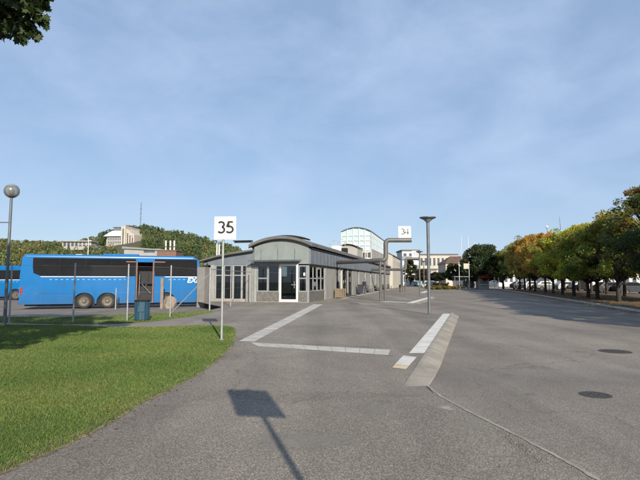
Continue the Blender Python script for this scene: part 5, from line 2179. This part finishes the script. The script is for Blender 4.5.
MB().box(4.5 * s_, 7.8 * s_, 2, 6, 21.6 * s_, 23.2 * s_).build('chimney', M['brick'], hb)

# ---------------- mast on the ridge
mx_, my_, mz_ = H(140.5, 226, 308)
ms = empty('radio_mast', (mx_, my_, mz_ - 4), 0, 'thin dark radio mast on top of the wooded hill', 'mast')
topz = H(140.5, 202.5, 308)[2] - mz_ + 4
mb = MB()
for a_ in (0, 120, 240):
    mb.tube([(0.35 * math.cos(R(a_)), 0.35 * math.sin(R(a_)), 0), (0.15 * math.cos(R(a_)), 0.15 * math.sin(R(a_)), topz)], 0.07, 5)
for i in range(22):
    z = topz * i / 22
    a_ = R(120 * (i % 3))
    mb.tube([(0.33 * math.cos(a_), 0.33 * math.sin(a_), z), (0.33 * math.cos(a_ + R(120)), 0.33 * math.sin(a_ + R(120)), z + topz / 22)], 0.04, 4)
mb.build('lattice', M['pole'], ms)
mb = MB()
for f_ in (0.45, 0.62, 0.78):
    mb.tube([(-0.9, 0, topz * f_), (0.9, 0, topz * f_)], 0.09, 5)
mb.build('antenna_arm', M['pole'], ms)

# ---------------- low buildings at the foot of the hill
x0_, _, z0_ = H(62, 244, 245)
x1_ = H(91, 244, 245)[0]
wv = empty('pavilion', ((x0_ + x1_) / 2, 245, z0_ - 3), 0, 'long low white flat-roofed pavilion among the hill trees', 'building')
hw_ = (x1_ - x0_) / 2
MB().box(-hw_, hw_, 0, 6, 0, 4.2).build('wall', M['grey_render'], wv)
MB().box(-hw_ - 0.6, hw_ + 0.6, -1.0, 6.5, 4.2, 4.7).build('roof', M['grey_render'], wv)
mb = MB()
for i in range(7):
    mb.box(-hw_ + 0.8 + i * 2.0, -hw_ + 2.0 + i * 2.0, -0.05, 0, 1.8, 3.8)
mb.build('window_band', M['pane'], wv)

x0_, _, z0_ = H(124, 254, 150)
x1_ = H(160, 254, 150)[0]
lw = empty('grey_shed', ((x0_ + x1_) / 2, 150, -0.6), 0, 'low grey shed with a pale flat roof below the hilltop building', 'shed')
hw_ = (x1_ - x0_) / 2
ztop = H(140, 246.5, 150)[2] + 0.6
MB().box(-hw_, hw_, 0, 14, 0, ztop - 0.7).build('wall', M['grey_render'], lw)
MB().prism_y([(-hw_ - 0.5, ztop - 0.7), (hw_ + 3, ztop - 1.4), (hw_ + 3, ztop - 1.1), (-hw_ - 0.5, ztop)], -0.5, 14.5).build('roof', M['zinc_light'], lw)
MB().box(0.5, 4.0, -0.05, 0, ztop - 1.9, ztop - 1.0).box(5, 6.5, -0.05, 0, ztop - 1.9, ztop - 1.0).build('window', M['pane'], lw)

x0_ = H(157, 254, 135)[0]
x1_ = H(176, 254, 135)[0]
zt_ = H(160, 250.8, 135)[2] + 0.6
bk = empty('brick_boiler_house', ((x0_ + x1_) / 2, 135, -0.6), 0, 'red brick boiler house with three pale flues behind the coach', 'building')
hw_ = (x1_ - x0_) / 2
MB().box(-hw_, hw_, 0, 6, 0, zt_).build('wall', M['brick'], bk)
MB().box(-hw_ - 0.2, hw_ + 0.2, -0.2, 6.2, zt_, zt_ + 0.25).build('roof', M['roof'], bk)
zc_ = H(165, 240, 135)[2] + 0.6
for i, px in enumerate((163.5, 168, 172)):
    x = H(px, 250, 135)[0] - (x0_ + x1_) / 2
    MB().tube([(x, 2, zt_), (x, 2, zc_)], 0.24, 12).build('flue', M['offwhite'], bk, smooth=True)
    MB().tube([(x, 2, zt_ + 1.2), (x, 2, zt_ + 1.45)], 0.42, 12).build('flue_band', M['brick'], bk)
# flues behind sign 35
for px, yb, lab in ((216.8, 252, 'left pale flue standing on the roofs behind the 35 sign'), (219, 246.5, 'right short pale flue behind the 35 sign')):
    p = H(px, 258, 70)
    zt2 = H(px, 243 if px < 218 else 244, 70)[2]
    e = empty('flue_pipe', (p[0], 70, -0.6), 0, lab, 'flue', 'pale flues')
    MB().tube([(0, 0, 0), (0, 0, zt2 + 0.6)], 0.11, 10).build('pipe', M['offwhite'], e, smooth=True)
    MB().lathe([(0.13, zt2 + 0.5), (0.17, zt2 + 0.55), (0.02, zt2 + 0.75)], n=10).build('cap', M['steel'], e)
# lamp/antenna pole with short arms behind the first coach
p = H(88, 254, 75)
e = empty('aerial_pole', (p[0], 75, -0.6), 0, 'pale aerial pole with two cross arms above the coach roof', 'pole')
zt2 = H(88, 238.5, 75)[2] + 0.6
MB().tube([(0, 0, 0), (0, 0, zt2)], 0.06, 8).build('shaft', M['offwhite'], e)
MB().tube([(-1.6, 0, zt2 - 0.9), (0.5, 0, zt2 - 0.9)], 0.04, 6).tube([(-0.1, 0, zt2 - 0.3), (0.5, 0, zt2 - 0.3)], 0.035, 6).build('cross_arm', M['offwhite'], e)

# ------------------------------------------------------------------ FAR BUILDINGS
def block(px0, px1, py_top, y, depth, mat, label, rows, cols, name='town_building', roof_m=None, base_z=-0.6, win_frac=0.55, band=None):
    x0_ = H(px0, 280, y)[0]
    x1_ = H(px1, 280, y)[0]
    zt_ = H((px0 + px1) / 2, py_top, y)[2] - base_z
    e = empty(name, ((x0_ + x1_) / 2, y, base_z), 0, label, 'building')
    hw_ = (x1_ - x0_) / 2
    MB().box(-hw_, hw_, 0, depth, 0, zt_).build('wall', mat, e)
    MB().box(-hw_ - 0.3, hw_ + 0.3, -0.3, depth + 0.3, zt_ + 0.002, zt_ + 0.4).build('roof', roof_m or M['roof'], e)
    cw = 2 * hw_ / cols
    rh = (zt_ - 0.6) / rows
    for r_ in range(rows):
        for c in range(cols):
            xa = -hw_ + cw * (c + 0.5 - win_frac / 2)
            xb = -hw_ + cw * (c + 0.5 + win_frac / 2)
            za_ = 0.5 + rh * (r_ + 0.3)
            zb_ = 0.5 + rh * (r_ + 0.82)
            w_o = MB().box(xa - 0.08, xb + 0.08, -0.05, -0.002, za_ - 0.08, zb_ + 0.08).build('window', M['offwhite'], e)
            MB().box(xa, xb, -0.07, -0.052, za_, zb_).build('pane', M['pane'], w_o)
    if band:
        for zf in band:
            MB().box(-hw_ - 0.15, hw_ + 0.15, -0.5, -0.08, zt_ * zf, zt_ * zf + 1.1).build('balcony_band', M['zinc'], e)
    return e


block(402.5, 419.5, 251, 150, 10, M['offwhite'], 'white tower block with dark bands beyond the terminal', 3, 3, band=(0.50, 0.76))
block(419.8, 458, 255, 172, 14, M['cream'], 'long cream building with a dark cornice at the end of the road', 2, 9)
block(421, 437, 270, 140, 6, M['grey_render'], 'low grey building under the long cream one', 1, 4)
# house with a brown hipped roof
x0_ = H(446, 280, 140)[0]
x1_ = H(478, 280, 140)[0]
hs_ = empty('town_house', ((x0_ + x1_) / 2, 140, -0.6), 0, 'cream house with a steep brown hipped roof left of the dark tree', 'house')
hw_ = (x1_ - x0_) / 2
ze = H(460, 263.5, 140)[2] + 0.6
zr = H(460, 255.5, 140)[2] + 0.6
MB().box(-hw_, hw_, 0, 9, 0, ze).build('wall', M['cream'], hs_)
mb = MB()
o_ = 0.4
mb.add([(-hw_ - o_, -o_, ze + .002), (hw_ + o_, -o_, ze + .002), (hw_ + o_, 9 + o_, ze + .002), (-hw_ - o_, 9 + o_, ze + .002), (-hw_ + 2.6, 4.5, zr), (hw_ - 2.6, 4.5, zr)],
       [(0, 1, 5, 4), (1, 2, 5), (2, 3, 4, 5), (3, 0, 4), (0, 3, 2, 1)])
mb.build('roof', M['tile'], hs_)
for i in range(5):
    x = -hw_ + 1.0 + i * 1.6
    w_o = MB().box(x, x + 0.9, -0.05, -0.002, ze - 2.2, ze - 0.8).build('window', M['offwhite'], hs_)
    MB().box(x + 0.08, x + 0.82, -0.07, -0.052, ze - 2.12, ze - 0.88).build('pane', M['pane'], w_o)

# long white buildings behind the avenue
block(498, 546, 271.5, 128, 10, M['offwhite'], 'long white low building seen between the far trunks', 1, 9)
block(549, 598, 270, 120, 10, M['cream'], 'long cream low building seen between the middle trunks', 1, 8)
block(601, 690, 271, 112, 10, M['offwhite'], 'long white low building seen between the right-hand trunks', 1, 12)

# ------------------------------------------------------------------ FAR STREET FURNITURE
def shelter(px, y, w_, label, mat, red=False):
    g = H(px, 280, y)
    e = empty('bus_shelter' if not red else 'kiosk', (g[0], y, -0.14), 0, label, 'bus shelter' if not red else 'kiosk', None if red else 'bus shelters at the road end')
    hw_ = w_ / 2
    if red:
        MB().box(-hw_, hw_, 0, 1.8, 0, 1.0).box(-hw_, -hw_ + 0.25, 0.0, 1.8, 1.0, 2.1).box(hw_ - 0.25, hw_, 0, 1.8, 1.0, 2.1).box(-hw_ + .25, hw_ - .25, 1.6, 1.8, 1.0, 2.1).build('wall', M['grey_render'], e)
        MB().box(-hw_ - 0.3, hw_ + 0.3, -0.5, 2.0, 2.1, 2.6).build('fascia', M['car_red'], e)
        MB().box(-hw_ + 0.3, hw_ - 0.3, 0.1, 0.13, 1.01, 2.0).build('pane', M['pane'], e)
        MB().box(-hw_ + 0.1, hw_ - 0.1, -0.25, -0.002, 0.8, 0.9).build('counter', M['offwhite'], e)
    else:
        for x in (-hw_, hw_ - 0.08):
            MB().box(x, x + 0.08, 0, 0.08, 0, 2.3).box(x, x + 0.08, 1.3, 1.38, 0, 2.3).build('post', M['pole'], e)
        MB().box(-hw_ - 0.15, hw_ + 0.15, -0.2, 1.55, 2.302, 2.45).build('roof', M['pole'], e)
        MB().box(-hw_ + 0.08, hw_ - 0.08, 1.32, 1.34, 0.2, 2.2).build('pane', M['pane'], e)
        MB().box(-hw_ + 0.3, hw_ - 0.3, 0.9, 1.25, 0.42, 0.48).build('seat', M['wood'], e)
    return e


shelter(461.5, 92, 2.6, 'dark glass bus shelter left of the twin poles', M['pole'])
shelter(472, 93, 1.6, 'narrow dark glass bus shelter between pole and kiosk', M['pole'])
shelter(484, 92, 1.9, 'small kiosk with a red fascia under the dark tree', M['pole'], True)


def slim_pole(px, y, py_top, r_, name, label, mat, cat, group, flagged=False, base_z=-0.14):
    g = H(px, 280, y)
    zt_ = H(px, py_top, y)[2] - base_z
    e = empty(name, (g[0], y, base_z), 0, label, cat, group)
    MB().tube([(0, 0, -0.05), (0, 0, zt_)], [r_, r_ * 0.7], 8).build('shaft', mat, e)
    MB().lathe([(r_ * 0.8, zt_), (r_ * 1.5, zt_ + r_), (r_ * 1.2, zt_ + 2.2 * r_), (0.01, zt_ + 2.8 * r_)], n=8).build('finial', mat, e)
    return e


slim_pole(462.3, 112, 236.5, 0.07, 'flagpole', 'left tall white flagpole above the brown roof', M['offwhite'], 'flagpole', 'white flagpoles')
slim_pole(469.2, 112, 237, 0.07, 'flagpole', 'middle tall white flagpole above the brown roof', M['offwhite'], 'flagpole', 'white flagpoles')
slim_pole(475.5, 112, 243, 0.06, 'flagpole', 'right shorter white flagpole half hidden by the dark tree', M['offwhite'], 'flagpole', 'white flagpoles')
e = slim_pole(562.8, 78, 231.5, 0.10, 'tall_mast', 'white mast rising through the orange tree crowns', M['offwhite'], 'mast', None)
zt_ = H(561.5, 216.5, 78)[2] + 0.14
MB().tube([(0, 0, H(562, 232, 78)[2]), (-0.12, 0, zt_)], [0.05, 0.02], 6).build('top_rod', M['pole'], e)
e = slim_pole(549, 82, 228.5, 0.06, 'globe_lamp', 'white globe lamp standing above the orange trees', M['pole'], 'street lamp', None)
MB().lathe([(0.20 * math.sin(R(a_)), H(549, 226.8, 82)[2] + 0.14 - 0.2 * math.cos(R(a_))) for a_ in (15, 40, 65, 90, 115, 140, 165, 179)], n=14).build('globe', M['sign'], e, smooth=True)
for px, y, lab in ((459.4, 90, 'left slim grey pole by the bus shelters'), (469.3, 90, 'right slim grey pole with a pale board by the bus shelters')):
    e = slim_pole(px, y, 262.8, 0.06, 'sign_pole', lab, M['offwhite'], 'pole', 'slim poles at the road end')
    if px > 465:
        zt_ = H(467, 263.5, y)[2] + 0.14
        MB().box(-1.0, -0.08, -0.04, 0.04, zt_ - 1.0, zt_).build('board', M['cream'], e)
for px, y, lab in ((494.5, 88, 'left white bollard post under the dark tree'), (498.5, 88, 'right white bollard post under the dark tree')):
    slim_pole(px, y, 278.5, 0.07, 'bollard', lab, M['offwhite'], 'bollard', 'white bollard posts')
# banner on the tree-shaded verge at right
g = along(5.6, 4.6, -0.05)
e = empty('notice_board', g, R(-10), 'grey notice board on two legs under the right-hand trees', 'notice board')
MB().box(-0.55, 0.55, -0.02, 0.02, 1.2, 2.4).build('board', M['grey_render'], e)
for x in (-0.5, 0.5):
    MB().box(x - 0.03, x + 0.03, -0.03, 0.03, 0, 1.199).build('leg', M['steel'], e)

# ------------------------------------------------------------------ VEHICLES far away
def car(loc, rz, paint, label, van=False):
    e = empty('parked_car' if not van else 'parked_van', loc, rz, label, 'car' if not van else 'van', 'vehicles parked behind the avenue')
    L_, W = (4.4, 0.88) if not van else (5.2, 0.98)
    zb = 0.22
    wx = (0.85, L_ - 0.85)
    bot = [(0.08, zb)]
    for x in wx:
        bot += arch_pts(x, 0.37, zb, 10, 0.20)
    if van:
        ol = bot + [(L_ - 0.05, zb), (L_, 0.55), (L_ - 0.1, 0.95), (L_ - 0.85, 1.12), (0.02, 1.12), (0, 0.5)]
        cab = [(0.03, 1.121), (L_ - 0.87, 1.121), (L_ - 1.55, 2.0), (L_ - 1.9, 2.08), (0.15, 2.05), (0.05, 1.9)]
        side = [(2.6, 1.2), (L_ - 1.15, 1.2), (L_ - 1.65, 1.88), (2.6, 1.88)]
    else:
        ol = bot + [(L_ - 0.06, zb), (L_, 0.5), (L_ - 0.06, 0.72), (L_ - 0.55, 0.84), (L_ - 1.25, 0.92), (0.12, 0.95), (0.0, 0.85), (0.0, 0.45)]
        cab = [(0.16, 0.951), (L_ - 1.28, 0.921), (L_ - 2.05, 1.40), (L_ - 2.35, 1.46), (1.15, 1.46), (0.8, 1.40)]
        side = [(0.55, 0.98), (L_ - 1.5, 0.97), (L_ - 2.1, 1.38), (0.95, 1.38)]
    body = MB().prism_y(ol, -W, W).build('body', paint, e, bevel=0.03)
    k = 0.12

    def inset(y):
        return lambda a_, b_: (a_, y * (W - k * (b_ - 0.92) / 0.55 - 0.02), b_)
    MB().prism(cab, inset(-1), inset(1)).build('roof', paint, e, bevel=0.0)
    for s in (-1, 1):
        MB().prism(side, lambda a_, b_: (a_, s * (W - k * (b_ - 0.92) / 0.55 - 0.06), b_), lambda a_, b_: (a_, s * (W - k * (b_ - 0.92) / 0.55 - 0.012), b_)).build('window', M['bus_glass'], e)
        for x in wx:
            wheel_parts(e, x, s * (W - 0.01), 0.31, 0.2, s)
        MB().box(L_ - 0.14, L_ + 0.008, s * 0.62 - 0.16, s * 0.62 + 0.16, 0.56, 0.70).build('headlight', M['white'], e)
        MB().box(-0.008, 0.1, s * 0.68 - 0.12, s * 0.68 + 0.12, 0.62, 0.82).build('tail_light', M['red'], e)
    # windscreen
    if not van:
        ws = [(L_ - 1.33, 0.95), (L_ - 2.0, 1.37)]
        ww = [(W - 0.1), (W - 0.2)]
        MB().add([(ws[0][0] + 0.02, -ww[0], ws[0][1]), (ws[0][0] + 0.02, ww[0], ws[0][1]), (ws[1][0] + 0.03, ww[1], ws[1][1] + 0.02), (ws[1][0] + 0.03, -ww[1], ws[1][1] + 0.02)], [(0, 1, 2, 3)]).build('windscreen', M['bus_glass'], e)
    return e


ca = math.atan2(kd.y, kd.x)
for (px, y, m_, lab, v_) in [
    (523, 90, 'car_dark', 'dark parked car seen between the far orange trunks', False),
    (534, 88, 'car_white', 'white parked car behind the far orange trees', False),
    (547, 86, 'car_silver', 'silver parked car behind the rusty brown tree', False),
    (568, 80, 'car_white', 'bright white parked car seen between the yellow-green trees', False),
    (584, 78, 'car_silver', 'silver parked car behind the tallest yellow tree', False),
    (597, 74, 'car_white', 'white parked van behind the green tree trunks', True),
    (612, 62, 'car_dark', 'dark parked car behind the olive tree by the notice board', False),
    (633, 60, 'car_dark', 'dark parked car nearest the right edge behind the trunks', False),
]:
    p = H(px, 280, y)
    car((p[0] - 2.2, y, -0.10), R(px % 7 - 3), M[m_], lab, v_)

# aqua city bus far along the platform and dark vehicle on the road end
p = H(418.5, 280, 132)
coach('city_bus', (p[0], 132, -0.14), R(78), 10.5, 3.0, (2.6, 7.6), 'small aqua city bus seen end-on at the far platform', 'bus', M['aqua'], None, None, 1.35, 2.5)
p = H(432.5, 280, 100)
car((p[0], 100, -0.14), R(75), M['car_dark'], 'dark car driving at the far end of the road', False)
p = H(438, 280, 104)
car((p[0], 104, -0.14), R(200), M['car_white'], 'white car half hidden behind the island bushes', False)

# ------------------------------------------------------------------ every separate piece of a part becomes a part of its own
def islands(me):
    n = len(me.vertices)
    par = list(range(n))

    def find(a):
        while par[a] != a:
            par[a] = par[par[a]]
            a = par[a]
        return a
    for p in me.polygons:
        vs_ = list(p.vertices)
        r0_ = find(vs_[0])
        for v_ in vs_[1:]:
            par[find(v_)] = r0_
    gr = {}
    for p in me.polygons:
        gr.setdefault(find(p.vertices[0]), []).append(p.index)
    return list(gr.values())


SPLIT = {'pane_joint', 'bracket', 'post', 'corner_batten', 'side_board', 'mullion', 'sill', 'counter', 'step', 'seat', 'leg', 'antenna_arm', 'number',
         'mast', 'lettering', 'window', 'backrest', 'spandrel', 'panel_joint', 'handrail', 'cross_arm', 'wall_panel', 'dotted_trim', 'window_band'}
for o in list(COL.objects):
    if o.type != 'MESH' or not o.parent or o.data.users > 1:
        continue
    nm = o.name.split('.')[0]
    if nm not in SPLIT:
        continue
    if nm == 'window' and len(o.data.polygons) > 12 and o.parent.name.startswith('terminal'):
        continue
    gr = islands(o.data)
    if len(gr) < 2 or len(gr) > 40:
        continue
    me = o.data
    vv = [v_.co[:] for v_ in me.vertices]
    for gi, fl in enumerate(gr):
        used = {}
        nv, nf, mi_ = [], [], []
        for fi in fl:
            p = me.polygons[fi]
            f_ = []
            for v_ in p.vertices:
                if v_ not in used:
                    used[v_] = len(nv)
                    nv.append(vv[v_])
                f_.append(used[v_])
            nf.append(f_)
            mi_.append(p.material_index)
        m2 = bpy.data.meshes.new(nm)
        m2.from_pydata(nv, [], nf)
        for mm in me.materials:
            m2.materials.append(mm)
        m2.polygons.foreach_set('material_index', mi_)
        m2.update()
        if gi == 0:
            o.data = m2
        else:
            o2 = bpy.data.objects.new(nm, m2)
            COL.objects.link(o2)
            o2.parent = o.parent
            o2.matrix_local = o.matrix_basis.copy()
